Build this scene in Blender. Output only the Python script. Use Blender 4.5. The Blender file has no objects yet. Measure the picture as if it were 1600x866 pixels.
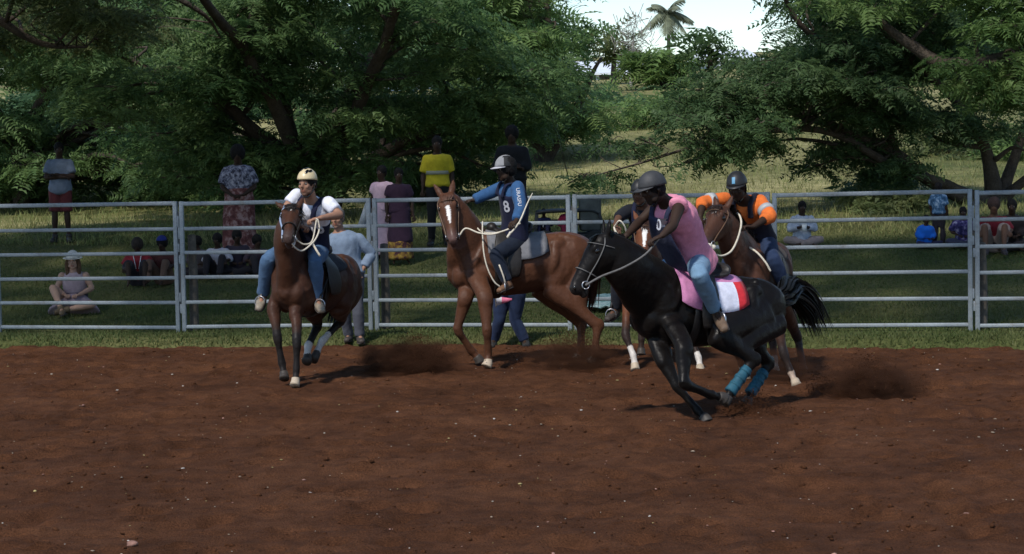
import bpy, bmesh, math, random
import numpy as np
from mathutils import Vector, Matrix
from mathutils.bvhtree import BVHTree
random.seed(7); RNG = np.random.default_rng(7)
R = math.radians
scene = bpy.context.scene
COL = scene.collection

# ------------------------------------------------------------------ camera, sky, sun, exposure
CAM_H, FPX, IMW, IMH, HORIZON, ROLL = 2.29, 3200.0, 1600.0, 866.0, 240.0, 0.0187
cam_data = bpy.data.cameras.new('camera'); cam = bpy.data.objects.new('camera', cam_data)
COL.objects.link(cam); scene.camera = cam
cam_data.sensor_width = 36.0; cam_data.lens = 36.0 * FPX / IMW
cam_data.clip_start = 0.1; cam_data.clip_end = 5000
pitch = math.atan((IMH / 2 - HORIZON) / FPX)
cam.location = (0, 0, CAM_H)
CAM_M = Matrix.Rotation(math.pi / 2 - pitch, 3, 'X') @ Matrix.Rotation(-ROLL, 3, 'Z')
cam.rotation_euler = CAM_M.to_euler()

SUN_DIR = Vector((-0.32, -0.56, 0.77)).normalized()          # towards the sun
world = bpy.data.worlds.new('World'); scene.world = world; world.use_nodes = True
wn = world.node_tree.nodes; wl = world.node_tree.links
sky = wn.new('ShaderNodeTexSky'); sky.sky_type = 'NISHITA'; sky.sun_disc = False
sky.sun_elevation = math.asin(SUN_DIR.z); sky.sun_rotation = math.atan2(SUN_DIR.x, SUN_DIR.y)
sky.air_density = 1.0; sky.dust_density = 0.1; sky.ozone_density = 2.5
wl.new(sky.outputs[0], wn['Background'].inputs[0]); wn['Background'].inputs[1].default_value = 0.112
sun_data = bpy.data.lights.new('sun', 'SUN'); sun_data.energy = 2.8; sun_data.angle = R(4)
sun_data.color = (1.0, 0.95, 0.88)
sun = bpy.data.objects.new('sun', sun_data); COL.objects.link(sun)
sun.rotation_euler = SUN_DIR.to_track_quat('Z', 'Y').to_euler(); sun.location = (-10, -10, 30)
scene.view_settings.view_transform = 'Standard'; scene.view_settings.look = 'None'
scene.view_settings.exposure = 0.5; scene.view_settings.gamma = 1
scene.view_settings.use_curve_mapping = False
scene.render.engine = 'CYCLES'
scene.cycles.max_bounces = 7; scene.cycles.diffuse_bounces = 4; scene.cycles.glossy_bounces = 2
scene.cycles.transmission_bounces = 4; scene.cycles.transparent_max_bounces = 6
scene.cycles.volume_bounces = 0; scene.cycles.use_denoising = True

def at(px, py, Y):
    """Point of the place at depth Y (metres in front of the camera) seen at a photograph position."""
    d = CAM_M @ Vector(((px - IMW / 2) / FPX, -(py - IMH / 2) / FPX, -1.0))
    return Vector((0, 0, CAM_H)) + d * (Y / d.y)

def W(px, py, Y): return np.array(at(px, py, Y))

# ------------------------------------------------------------------ numpy noise
def _hash(i, j, k, s):
    h = (i * 374761393 + j * 668265263 + k * 2147483647 + s * 1274126177) & 0xFFFFFFFF
    h = ((h ^ (h >> 13)) * 1274126177) & 0xFFFFFFFF
    h = (h ^ (h >> 16)) & 0xFFFFFFFF
    return h.astype(np.float64) / 4294967295.0
def vnoise(p, seed=0):
    p = np.asarray(p, dtype=np.float64); i = np.floor(p).astype(np.int64); f = p - i
    f = f * f * (3 - 2 * f); out = 0
    for dx in (0, 1):
        for dy in (0, 1):
            for dz in (0, 1):
                w = (f[:, 0] if dx else 1 - f[:, 0]) * (f[:, 1] if dy else 1 - f[:, 1]) * (f[:, 2] if dz else 1 - f[:, 2])
                out = out + w * _hash(i[:, 0] + dx, i[:, 1] + dy, i[:, 2] + dz, seed)
    return out * 2 - 1
def fbm(p, octv=4, seed=0, gain=0.5):
    p = np.asarray(p, dtype=np.float64); a, o, t = 1.0, 0, 0
    for k in range(octv):
        o = o + a * vnoise(p * 2 ** k + 17.3 * k, seed + k); t += a; a *= gain
    return o / t

# ------------------------------------------------------------------ materials
def mat(name, color=(0.5, 0.5, 0.5), rough=0.7, spec=0.3, noise=None, bump=None, attr=False, metal=0.0, sheen=0.0,
        translucent=0.0, coat=0.0, noise2=None, rvar=0.0):
    """noise = (scale, amount); bump = (scale, strength, distance); attr: colour from the mesh's own 'Col'."""
    m = bpy.data.materials.new(name); m.use_nodes = True
    n, l = m.node_tree.nodes, m.node_tree.links
    b = n['Principled BSDF']; b.inputs['Roughness'].default_value = rough
    b.inputs['Specular IOR Level'].default_value = spec; b.inputs['Metallic'].default_value = metal
    b.inputs['Sheen Weight'].default_value = sheen; b.inputs['Coat Weight'].default_value = coat
    tc = n.new('ShaderNodeTexCoord'); co = tc.outputs['Object']
    if attr:
        a = n.new('ShaderNodeAttribute'); a.attribute_name = 'Col'; src = a.outputs['Color']
    else:
        c = n.new('ShaderNodeRGB'); c.outputs[0].default_value = (*color, 1); src = c.outputs[0]
    for nn in (noise, noise2):
        if nn:
            t = n.new('ShaderNodeTexNoise'); t.inputs['Scale'].default_value = nn[0]; t.inputs['Detail'].default_value = 6
            t.inputs['Roughness'].default_value = 0.65
            l.new(co, t.inputs['Vector'])
            mr = n.new('ShaderNodeMapRange'); l.new(t.outputs[0], mr.inputs[0])
            mr.inputs[1].default_value = 0.3; mr.inputs[2].default_value = 0.7
            mr.inputs[3].default_value = 1 - nn[1]; mr.inputs[4].default_value = 1 + nn[1]
            mx = n.new('ShaderNodeVectorMath'); mx.operation = 'SCALE'
            l.new(src, mx.inputs[0]); l.new(mr.outputs[0], mx.inputs['Scale']); src = mx.outputs[0]
    l.new(src, b.inputs['Base Color'])
    if bump:
        t = n.new('ShaderNodeTexNoise'); t.inputs['Scale'].default_value = bump[0]; t.inputs['Detail'].default_value = 5
        l.new(co, t.inputs['Vector'])
        bp = n.new('ShaderNodeBump'); bp.inputs['Strength'].default_value = bump[1]; bp.inputs['Distance'].default_value = bump[2]
        l.new(t.outputs[0], bp.inputs['Height']); l.new(bp.outputs[0], b.inputs['Normal'])
    if rvar:
        t = n.new('ShaderNodeTexNoise'); t.inputs['Scale'].default_value = 7; t.inputs['Detail'].default_value = 5; l.new(co, t.inputs['Vector']); mr = n.new('ShaderNodeMapRange'); l.new(t.outputs[0], mr.inputs[0])
        mr.inputs[1].default_value = .3; mr.inputs[2].default_value = .7; mr.inputs[3].default_value = rough - rvar; mr.inputs[4].default_value = rough + rvar; l.new(mr.outputs[0], b.inputs['Roughness'])
    if translucent:
        tr = n.new('ShaderNodeBsdfTranslucent'); l.new(src, tr.inputs[0])
        ms = n.new('ShaderNodeMixShader'); ms.inputs[0].default_value = translucent
        l.new(b.outputs[0], ms.inputs[1]); l.new(tr.outputs[0], ms.inputs[2])
        l.new(ms.outputs[0], n['Material Output'].inputs[0])
    return m
_cloth = {}
def cloth(color, rough=0.85, bump=0.25):
    k = (tuple(round(c, 4) for c in color), rough)
    if k not in _cloth:
        _cloth[k] = mat('fabric', color, rough, 0.15, noise=(14, 0.16), noise2=(160, 0.10), bump=(22, bump, 0.02), sheen=0.05)
    return _cloth[k]

# ------------------------------------------------------------------ geometry collector
def nz(v):
    v = np.asarray(v, float); return v / (np.linalg.norm(v) + 1e-12)
def crom(P, k):
    """Catmull-Rom through rows of P with k steps a span."""
    P = np.asarray(P, float); n = len(P)
    if n < 3: return np.array([P[0] + (P[-1] - P[0]) * t for t in np.linspace(0, 1, k + 1)])
    E = np.vstack([2 * P[0] - P[1], P, 2 * P[-1] - P[-2]]); out = []
    for i in range(1, n):
        a, b, c, d = E[i - 1], E[i], E[i + 1], E[i + 2]
        for t in np.linspace(0, 1, k, endpoint=False):
            out.append(0.5 * (2 * b + (c - a) * t + (2 * a - 5 * b + 4 * c - d) * t * t + (3 * b - a - 3 * c + d) * t ** 3))
    out.append(P[-1]); return np.array(out)
class G:
    def __init__(s): s.v, s.f, s.m, s.n = [], [], [], 0
    def add(s, V, F, mi=0):
        s.v.append(np.asarray(V, float)); s.f += [[i + s.n for i in f] for f in F]; s.m += [mi] * len(F); s.n += len(V); return s
    def loft(s, pts, ra, rb=None, up=(0, 0, 1), n=14, k=4, cap=0.5, mi=0, egg=0.0, flat_end=False):
        """Tube through pts; ra half-width across, rb half-width along 'up' (one per point)."""
        pts = [np.asarray(p, float) for p in pts]; m = len(pts)
        ra = [ra] * m if np.isscalar(ra) else list(ra); rb = ra if rb is None else ([rb] * m if np.isscalar(rb) else list(rb))
        A = crom(np.hstack([np.array(pts), np.array(ra)[:, None], np.array(rb)[:, None]]), k)
        C, a, b = A[:, :3], np.maximum(A[:, 3], 1e-4), np.maximum(A[:, 4], 1e-4)
        T = np.gradient(C, axis=0); up = np.asarray(up, float); th = np.linspace(0, 2 * np.pi, n, endpoint=False)
        rings, prev = [], None
        for i in range(len(C)):
            t = nz(T[i]); u = up - up.dot(t) * t
            if np.linalg.norm(u) < 0.15: u = prev if prev is not None else np.cross(t, (1, 0.3, 0.1))
            u = nz(u - u.dot(t) * t)
            if prev is not None and False: u = nz(u + prev)
            prev = u; v = np.cross(t, u)
            w = 1 - egg * np.sin(th)
            rings.append(C[i] + (np.cos(th) * a[i] * w)[:, None] * v + (np.sin(th) * b[i])[:, None] * u)
        def endr(i, sgn):
            t = nz(T[i]); c = C[i]; e = cap * min(a[i], b[i]); r0 = rings[i]
            return c + (r0 - c) * 0.72 + t * sgn * e * 0.7, c + t * sgn * e
        L = list(rings); F = []
        if cap > 0 and not flat_end:
            h1, p1 = endr(len(C) - 1, 1); h0, p0 = endr(0, -1); L = [h0] + L + [h1]
        elif cap > 0:
            h0, p0 = endr(0, -1); p1 = C[-1]; L = [h0] + L
        else: p0, p1 = C[0], C[-1]
        V = np.vstack(L + [p0[None], p1[None]]); q = len(L)
        for i in range(q - 1):
            for j in range(n):
                F.append([i * n + j, i * n + (j + 1) % n, (i + 1) * n + (j + 1) % n, (i + 1) * n + j])
        a0, a1 = q * n, q * n + 1
        for j in range(n):
            F.append([a0, (j + 1) % n, j]); F.append([a1, (q - 1) * n + j, (q - 1) * n + (j + 1) % n])
        return s.add(V, F, mi)
    def ell(s, c, r, ax=None, n=14, m=9, mi=0):
        """Ellipsoid; ax = 3 row axes."""
        c = np.asarray(c, float); r = [r] * 3 if np.isscalar(r) else r
        ax = np.eye(3) if ax is None else np.array([nz(a) for a in ax])
        V = [[0, 0, 1]]; th = np.linspace(0, 2 * np.pi, n, endpoint=False)
        for i in range(1, m):
            p = np.pi * i / m
            V += [[math.sin(p) * math.cos(t), math.sin(p) * math.sin(t), math.cos(p)] for t in th]
        V.append([0, 0, -1]); V = (np.array(V) * r) @ ax + c; F = []
        for j in range(n): F.append([0, 1 + j, 1 + (j + 1) % n])
        for i in range(m - 2):
            for j in range(n):
                a = 1 + i * n; F.append([a + j, a + n + j, a + n + (j + 1) % n, a + (j + 1) % n])
        e = len(V) - 1; a = 1 + (m - 2) * n
        for j in range(n): F.append([e, a + (j + 1) % n, a + j])
        return s.add(V, F, mi)
    def box(s, c, h, ax=None, mi=0, bev=0.0):
        c = np.asarray(c, float); ax = np.eye(3) if ax is None else np.array([nz(a) for a in ax])
        if bev <= 0:
            V = np.array([[x, y, z] for x in (-1, 1) for y in (-1, 1) for z in (-1, 1)]) * h
            return s.add(V @ ax + c, [[0, 1, 3, 2], [4, 6, 7, 5], [0, 4, 5, 1], [2, 3, 7, 6], [0, 2, 6, 4], [1, 5, 7, 3]], mi)
        bm = bmesh.new(); bmesh.ops.create_cube(bm, size=2)
        for v in bm.verts: v.co = Vector((v.co.x * h[0], v.co.y * h[1], v.co.z * h[2]))
        bmesh.ops.bevel(bm, geom=list(bm.edges), offset=bev, segments=2, affect='EDGES', profile=0.5)
        bm.verts.index_update()
        V = np.array([v.co[:] for v in bm.verts]) @ ax + c; F = [[v.index for v in f.verts] for f in bm.faces]; bm.free()
        return s.add(V, F, mi)
    def bar(s, a, b, w, h, up=(0, 0, 1), mi=0, bev=0.004):
        a = np.asarray(a, float); b = np.asarray(b, float); t = nz(b - a); u = np.asarray(up, float); u = nz(u - u.dot(t) * t)
        return s.box((a + b) / 2, (np.linalg.norm(b - a) / 2, w / 2, h / 2), [t, np.cross(u, t), u], mi, bev)
    def arrays(s): return np.vstack(s.v), s.f

def mesh_from(name, V, F, smooth=True):
    me = bpy.data.meshes.new(name)
    V = np.asarray(V, dtype=np.float32)
    if isinstance(F, np.ndarray):
        me.vertices.add(len(V)); me.vertices.foreach_set('co', V.ravel())
        k = F.shape[1]; me.loops.add(F.size); me.loops.foreach_set('vertex_index', F.astype(np.int32).ravel())
        me.polygons.add(len(F)); me.polygons.foreach_set('loop_start', np.arange(0, F.size, k, dtype=np.int32))
        me.update(calc_edges=True)
    else:
        me.from_pydata(V.tolist(), [], F); me.update()
    if smooth: me.polygons.foreach_set('use_smooth', np.ones(len(me.polygons), dtype=bool))
    return me
def set_col(me, C):
    C = np.asarray(C, dtype=np.float32)
    if C.shape[1] == 3: C = np.hstack([C, np.ones((len(C), 1), np.float32)])
    a = me.color_attributes.new('Col', 'FLOAT_COLOR', 'POINT'); a.data.foreach_set('color', C.ravel())
def link(name, me, m, parent=None, loc=None, kind=None, label=None, cat=None, group=None):
    o = bpy.data.objects.new(name, me); COL.objects.link(o)
    if m is not None:
        for x in (m if isinstance(m, (list, tuple)) else [m]): me.materials.append(x)
    if parent is not None: o.parent = parent
    if loc is not None: o.location = loc
    tag(o, label, cat, group, kind); return o
def tag(o, label=None, cat=None, group=None, kind=None):
    if label: o['label'] = label
    if cat: o['category'] = cat
    if group: o['group'] = group
    if kind: o['kind'] = kind
    return o

PENDING = []
class Thing:
    def __init__(s, name, label, cat, base, group=None):
        s.base = np.asarray(base, float); s.root = bpy.data.objects.new(name, None); COL.objects.link(s.root)
        s.root.empty_display_size = 0.2; s.root.location = s.base; tag(s.root, label, cat, group)
    def part(s, name, g, m, parent=None, smooth=True, label=None, kind=None):
        if isinstance(g, G): V, F = g.arrays(); mi = g.m
        else: V, F = g; mi = None
        me = mesh_from(name, np.asarray(V) - s.base, F, smooth)
        if mi is not None and max(mi) > 0: me.polygons.foreach_set('material_index', np.array(mi, dtype=np.int32))
        return link(name, me, m, parent or s.root, kind=kind, label=label)
    def skin(s, name, g, m, voxel=0.01, smooth_it=4, parent=None, post=None, label=None, extra=None):
        """A continuous surface grown over the overlapping shapes in g; post(V) -> (V, colours or None)."""
        V, F = g.arrays(); me = mesh_from(name, V, F); o = link(name, me, m, parent or s.root, label=label)
        r = o.modifiers.new('r', 'REMESH'); r.mode = 'VOXEL'; r.voxel_size = voxel; r.use_smooth_shade = True
        if smooth_it:
            q = o.modifiers.new('s', 'SMOOTH'); q.factor = 0.5; q.iterations = smooth_it
        PENDING.append((o, s, post, extra)); return o
def finalize():
    dg = bpy.context.evaluated_depsgraph_get()
    todo = []
    for o, t, post, extra in PENDING:
        me = bpy.data.meshes.new_from_object(o.evaluated_get(dg)); todo.append(me)
    for (o, t, post, extra), me in zip(PENDING, todo):
        old = o.data; ms = list(old.materials); o.modifiers.clear(); name = old.name; o.data = me
        bpy.data.meshes.remove(old); me.name = name
        if not len(me.materials):
            for x in ms: me.materials.append(x)
        if extra is not None and extra.n:
            bm = bmesh.new(); bm.from_mesh(me); EV, EF = extra.arrays(); vs = [bm.verts.new(v) for v in EV]
            for f in EF:
                try: bm.faces.new([vs[i] for i in f])
                except ValueError: pass
            bm.to_mesh(me); bm.free(); me.update()
        n = len(me.vertices); V = np.empty(n * 3, np.float32); me.vertices.foreach_get('co', V); V = V.reshape(-1, 3).astype(float)
        N = np.empty(n * 3, np.float32); me.vertices.foreach_get('normal', N); N = N.reshape(-1, 3).astype(float)
        C = None
        if post: V, C = post(V, N)
        me.vertices.foreach_set('co', (V - t.base).astype(np.float32).ravel()); me.update()
        me.polygons.foreach_set('use_smooth', np.ones(len(me.polygons), dtype=bool))
        if C is not None: set_col(me, C)
    PENDING.clear()
def folds(amp=0.006, scale=9, seed=0):
    def f(V, N):
        a = fbm(V * [scale, scale, scale * 0.55], 3, seed)
        r = 1 - np.abs(fbm(V * [scale * 0.8, scale * 0.8, scale * 0.5] + 31, 2, seed + 5)) * 2
        return V + N * (amp * (a + 0.6 * r))[:, None], None
    return f
# ------------------------------------------------------------------ the ground
def smooth01(t): t = np.clip(t, 0, 1); return t * t * (3 - 2 * t)
FENCE = [(-6.82, 26.98), (-4.30, 26.5), (-1.78, 26.22), (0.76, 25.6), (3.175, 24.98), (5.535, 24.5), (7.95, 24.05)]
def fence_y(x): return np.interp(x, [p[0] for p in FENCE], [p[1] for p in FENCE], left=None, right=None) + \
        np.where(np.asarray(x) < -6.82, (-6.82 - np.asarray(x)) * 0.06, 0) + np.where(np.asarray(x) > 7.95, (7.95 - np.asarray(x)) * 0.1, 0)
def edge_y(x): return fence_y(x) - 1.35
def bank(x, y):
    """Height of the grass land behind the arena."""
    x = np.asarray(x, float); y = np.asarray(y, float); d = y - fence_y(x)
    z = np.interp(d, [-1.4, 0, 2, 10, 18, 34, 60, 110, 180, 300, 600], [0.02, 0.03, 0.17, 0.95, 1.25, 2.5, 4.2, 7.0, 11.5, 17, 26])
    z = z + 0.06 * np.interp(d, [0, 4], [0, 1]) * fbm(np.stack([x * 0.35, y * 0.35, 0 * x], 1) if x.ndim else np.array([[x * .35, y * .35, 0]]), 3, 3)
    z = z - 0.022 * np.clip(-x, 0, 40) * np.interp(d, [12, 40], [0, 1]) + 0.01 * np.clip(x, 0, 60) * np.interp(d, [12, 40], [0, 1])
    return z
def bank1(x, y): return float(bank(np.array([x]), np.array([y]))[0])
def grid_mesh(xs, ys, zf):
    X, Y = np.meshgrid(xs, ys); x, y = X.ravel(), Y.ravel(); z = zf(x, y)
    nx, ny = len(xs), len(ys); i = (np.arange(ny - 1)[:, None] * nx + np.arange(nx - 1)[None]).ravel()
    return np.stack([x, y, z], 1), np.stack([i, i + 1, i + nx + 1, i + nx], 1)
def spaced(a, b, fine, lo, hi, ratio=1.18):
    c = list(np.arange(a, b + fine / 2, fine)); d = fine
    while c[-1] < hi: d *= ratio; c.append(c[-1] + d)
    d = fine
    while c[0] > lo: d *= ratio; c.insert(0, c[0] - d)
    return np.array(c)

def ramp_mat(name, stops, scale, rough=0.95, bump=None, scale2=None, amt2=0.25, det=8, spec=0.1, y_mix=None, scale3=None, amt3=.25):
    m = bpy.data.materials.new(name); m.use_nodes = True; n, l = m.node_tree.nodes, m.node_tree.links
    b = n['Principled BSDF']; b.inputs['Roughness'].default_value = rough; b.inputs['Specular IOR Level'].default_value = spec
    tc = n.new('ShaderNodeTexCoord'); t = n.new('ShaderNodeTexNoise'); t.inputs['Scale'].default_value = scale
    t.inputs['Detail'].default_value = det; t.inputs['Roughness'].default_value = 0.68; l.new(tc.outputs['Object'], t.inputs['Vector'])
    cr = n.new('ShaderNodeValToRGB'); e = cr.color_ramp.elements
    while len(e) < len(stops): e.new(0.5)
    for el, (p, c) in zip(e, stops): el.position = p; el.color = (*c, 1)
    l.new(t.outputs[0], cr.inputs[0]); src = cr.outputs[0]
    if scale2:
        t2 = n.new('ShaderNodeTexNoise'); t2.inputs['Scale'].default_value = scale2; t2.inputs['Detail'].default_value = 4
        l.new(tc.outputs['Object'], t2.inputs['Vector'])
        mr = n.new('ShaderNodeMapRange'); l.new(t2.outputs[0], mr.inputs[0]); mr.inputs[1].default_value = 0.3; mr.inputs[2].default_value = 0.7
        mr.inputs[3].default_value = 1 - amt2; mr.inputs[4].default_value = 1 + amt2
        mx = n.new('ShaderNodeVectorMath'); mx.operation = 'SCALE'; l.new(src, mx.inputs[0]); l.new(mr.outputs[0], mx.inputs['Scale']); src = mx.outputs[0]
    if y_mix:                                              # greener turf near the fence, drier grass up the slope
        c2 = n.new('ShaderNodeValToRGB'); e2 = c2.color_ramp.elements
        for el, (p, c) in zip(e2, y_mix[2]): el.position = p; el.color = (*c, 1)
        l.new(t.outputs[0], c2.inputs[0]); sx = n.new('ShaderNodeSeparateXYZ'); l.new(tc.outputs['Object'], sx.inputs[0]); my = n.new('ShaderNodeMapRange'); l.new(sx.outputs[1], my.inputs[0]); my.inputs[1].default_value = y_mix[0]; my.inputs[2].default_value = y_mix[1]
        mm = n.new('ShaderNodeMix'); mm.data_type = 'RGBA'; l.new(my.outputs[0], mm.inputs[0]); l.new(c2.outputs[0], mm.inputs[6]); l.new(src, mm.inputs[7]); src = mm.outputs[2]
    if scale3:
        t4 = n.new('ShaderNodeTexNoise'); t4.inputs['Scale'].default_value = scale3; t4.inputs['Detail'].default_value = 3; l.new(tc.outputs['Object'], t4.inputs['Vector'])
        mr4 = n.new('ShaderNodeMapRange'); l.new(t4.outputs[0], mr4.inputs[0]); mr4.inputs[1].default_value = .3; mr4.inputs[2].default_value = .7; mr4.inputs[3].default_value = 1 - amt3; mr4.inputs[4].default_value = 1 + amt3
        mx4 = n.new('ShaderNodeVectorMath'); mx4.operation = 'SCALE'; l.new(src, mx4.inputs[0]); l.new(mr4.outputs[0], mx4.inputs['Scale']); src = mx4.outputs[0]
    l.new(src, b.inputs['Base Color'])
    if bump:
        t3 = n.new('ShaderNodeTexNoise'); t3.inputs['Scale'].default_value = bump[0]; t3.inputs['Detail'].default_value = 8; t3.inputs['Roughness'].default_value = 0.7
        l.new(tc.outputs['Object'], t3.inputs['Vector'])
        bp = n.new('ShaderNodeBump'); bp.inputs['Strength'].default_value = bump[1]; bp.inputs['Distance'].default_value = bump[2]
        l.new(t3.outputs[0], bp.inputs['Height']); l.new(bp.outputs[0], b.inputs['Normal'])
    return m
M_DIRT = ramp_mat('red_soil', [(0.30, (0.058, 0.0235, 0.0108)), (0.5, (0.097, 0.0390, 0.0176)), (0.72, (0.135, 0.057, 0.0265))], 0.9,
                  bump=(55, 1.0, 0.035), scale2=6, amt2=0.24, scale3=85, amt3=.34)
M_GRASS = ramp_mat('dry_green_grass', [(0.30, (0.075, 0.095, 0.032)), (0.45, (0.17, 0.165, 0.065)), (0.60, (0.31, 0.28, 0.13))], 0.16,
                   bump=(14, 0.7, 0.08), scale2=4, amt2=0.3, scale3=17, amt3=.35, y_mix=(35.5, 41, [(.3, (.062, .080, .024)), (.65, (.128, .125, .05))]))
def terrain_z(x, y):
    d = y - edge_y(x) + 0.22 * fbm(np.stack([x * 1.6, y * 1.6, 0 * x], 1), 3, 5)
    return np.where(d < -0.6, -0.35, np.where(d < 0.35, -0.35 + smooth01((d + 0.6) / 0.95) * (bank(x, np.maximum(y, edge_y(x) + 0.0)) + 0.40),
                                              bank(x, y) + 0.05 * np.clip(1 - (d - 0.35) / 2, 0, 1)))
V, F = grid_mesh(spaced(-9, 9, 0.2, -900, 900), spaced(22, 46, 0.2, -300, 1500, 1.1), terrain_z)
ground = link('ground', mesh_from('ground', V, F), M_GRASS, kind='structure')
def dirt_z(x, y):
    p = np.stack([x, y, 0 * x], 1); d = edge_y(x) - y
    track = -np.abs(fbm(p * [0.5, 1.1, 1], 3, 11)) * 0.05 + 0.012
    lump = fbm(p * 5.5, 4, 21, 0.6); clod = np.maximum(fbm(p * 13, 3, 31, 0.6), 0) ** 1.3
    pit = -np.maximum(fbm(p * 2.6 + 9, 2, 41) - 0.35, 0) * 0.16
    rut = -np.abs(fbm(p * [0.22, 0.9, 1] + 4, 3, 13)); ruts = 0.05 * np.maximum(rut + 0.14, 0) / 0.14 * -1
    cell = np.floor(p[:, :2] / 0.42); hx = _hash(cell[:, 0].astype(np.int64), cell[:, 1].astype(np.int64), 0 * cell[:, 0].astype(np.int64), 91); hy = _hash(cell[:, 0].astype(np.int64), cell[:, 1].astype(np.int64), 1 + 0 * cell[:, 0].astype(np.int64), 92)
    dd = np.hypot(p[:, 0] - (cell[:, 0] + .2 + .6 * hx) * .42, p[:, 1] - (cell[:, 1] + .2 + .6 * hy) * .42) / (.07 + .06 * hx); print_ = np.where(hy > .40, -.062 * np.exp(-dd ** 2) + .026 * np.exp(-((dd - 1.5) / .45) ** 2), 0)
    z = track + ruts * .6 + 0.026 * lump + 0.032 * clod + pit + print_
    w = smooth01((d + 0.6) / 0.8); return z * w + (1 - w) * (-0.15)
V, F = grid_mesh(spaced(-7.8, 7.8, 0.049, -70, 70, 1.25), np.concatenate([spaced(11.0, 24, 0.049, -60, 24, 1.25), np.arange(24.06, 27.6, 0.05)]), dirt_z)
arena = link('arena_dirt', mesh_from('arena_dirt', V, F), M_DIRT, kind='structure')

# loose clods and pale chips on the soil (nobody could count them)
def scatter_mesh(P, S, nverts=None, seed=1, squash=0.65):
    rg = np.random.default_rng(seed)
    ico = np.array([[0, 0, 1], [.894, 0, .447], [.276, .851, .447], [-.724, .526, .447], [-.724, -.526, .447], [.276, -.851, .447],
                    [.724, .526, -.447], [-.276, .851, -.447], [-.894, 0, -.447], [-.276, -.851, -.447], [.724, -.526, -.447], [0, 0, -1]])
    fc = np.array([[0, 1, 2], [0, 2, 3], [0, 3, 4], [0, 4, 5], [0, 5, 1], [1, 6, 2], [2, 7, 3], [3, 8, 4], [4, 9, 5], [5, 10, 1], [6, 7, 2], [7, 8, 3], [8, 9, 4],
                   [9, 10, 5], [10, 6, 1], [11, 7, 6], [11, 8, 7], [11, 9, 8], [11, 10, 9], [11, 6, 10]])
    n = len(P); a = rg.uniform(0, 6.28, n); J = ico[None] * rg.uniform(0.65, 1.3, (n, 12, 1)) * (np.asarray(S)[:, None, None]) * np.stack([rg.uniform(.7, 1.4, n), rg.uniform(.7, 1.3, n), np.full(n, squash)], 1)[:, None]
    c, s = np.cos(a)[:, None], np.sin(a)[:, None]
    X = J[..., 0] * c - J[..., 1] * s; Y = J[..., 0] * s + J[..., 1] * c
    V = np.stack([X, Y, J[..., 2]], 2) + np.asarray(P)[:, None]
    return V.reshape(-1, 3), (fc[None] + 12 * np.arange(n)[:, None, None]).reshape(-1, 3)
def tetra_mesh(P, S, seed=1):
    rg = np.random.default_rng(seed); t = np.array([[1, 1, 1], [1, -1, -1], [-1, 1, -1], [-1, -1, 1]]) * .75; f = np.array([[0, 1, 2], [0, 3, 1], [0, 2, 3], [1, 3, 2]]); n = len(P)
    V = (t[None] * rg.uniform(.5, 1.3, (n, 4, 3)) * rg.choice([-1, 1], (n, 1, 3))) * np.asarray(S)[:, None, None] + np.asarray(P)[:, None]
    return V.reshape(-1, 3), (f[None] + 4 * np.arange(n)[:, None, None]).reshape(-1, 3)
def on_dirt(n, seed, y0=11, y1=24.6):
    rg = np.random.default_rng(seed); y = y0 + (y1 - y0) * rg.random(n) ** 1.0; x = rg.uniform(-1, 1, n) * (y * 0.27)
    return np.stack([x, y, dirt_z(x, y)], 1), rg
P, rg = on_dirt(3600, 3); S = 0.005 + 0.020 * rg.random(len(P)) ** 4
cl = fbm(P * [1.2, 1.2, 0], 3, 77); keep = cl > -0.25; P, S = P[keep], S[keep]
V, F = scatter_mesh(P + [0, 0, 0.004], S, seed=5)
link('soil_clods', mesh_from('soil_clods', V, F, False), M_DIRT, kind='stuff', label='loose reddish brown clods scattered over the arena soil', cat='soil')
P, rg = on_dirt(620, 9); S = 0.0045 + 0.012 * rg.random(len(P)) ** 4
V, F = scatter_mesh(P + [0, 0, 0.007], S, seed=15, squash=0.45)
me = mesh_from('pale_chips', V, F, False); cc = np.array([[.48, .42, .34], [.36, .28, .2], [.55, .5, .44], [.36, .28, .12], [.4, .22, .17]])[rg.integers(0, 5, len(P))] * rg.uniform(.6, 1.1, (len(P), 1))
set_col(me, np.repeat(cc, 12, 0))
link('pale_chips', me, mat('pale_stone', attr=True, rough=0.8), kind='stuff', label='small pale stone chips sprinkled over the brown soil', cat='stone chips')
for k, (px, py, s) in enumerate([(207, 860, .036), (1510, 808, .02)]):
    Y = 3200 * 2.29 / (py + (px - 800) * ROLL - 240); q = at(px, py, Y)
    bm = bmesh.new(); bmesh.ops.create_icosphere(bm, subdivisions=3, radius=1)
    Vv = np.array([v.co[:] for v in bm.verts]); Vv *= (1 + 0.25 * fbm(Vv * 1.7 + k, 3, 8))[:, None] * [s, s * .8, s * .55]
    Ff = [[v.index for v in f.verts] for f in bm.faces]; bm.free()
    link('stone', mesh_from('stone', Vv, Ff), mat('pink_stone', (0.24, 0.13, 0.10), 0.9, noise=(30, .3), bump=(40, .5, .02)), loc=(q.x, q.y, dirt_z(np.array([q.x]), np.array([q.y]))[0] + s * .3),
         label=['larger pinkish stone at the bottom edge of the photo, under the bay horse', 'small pinkish stone on the soil at far lower right'][k], cat='stone')

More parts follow.
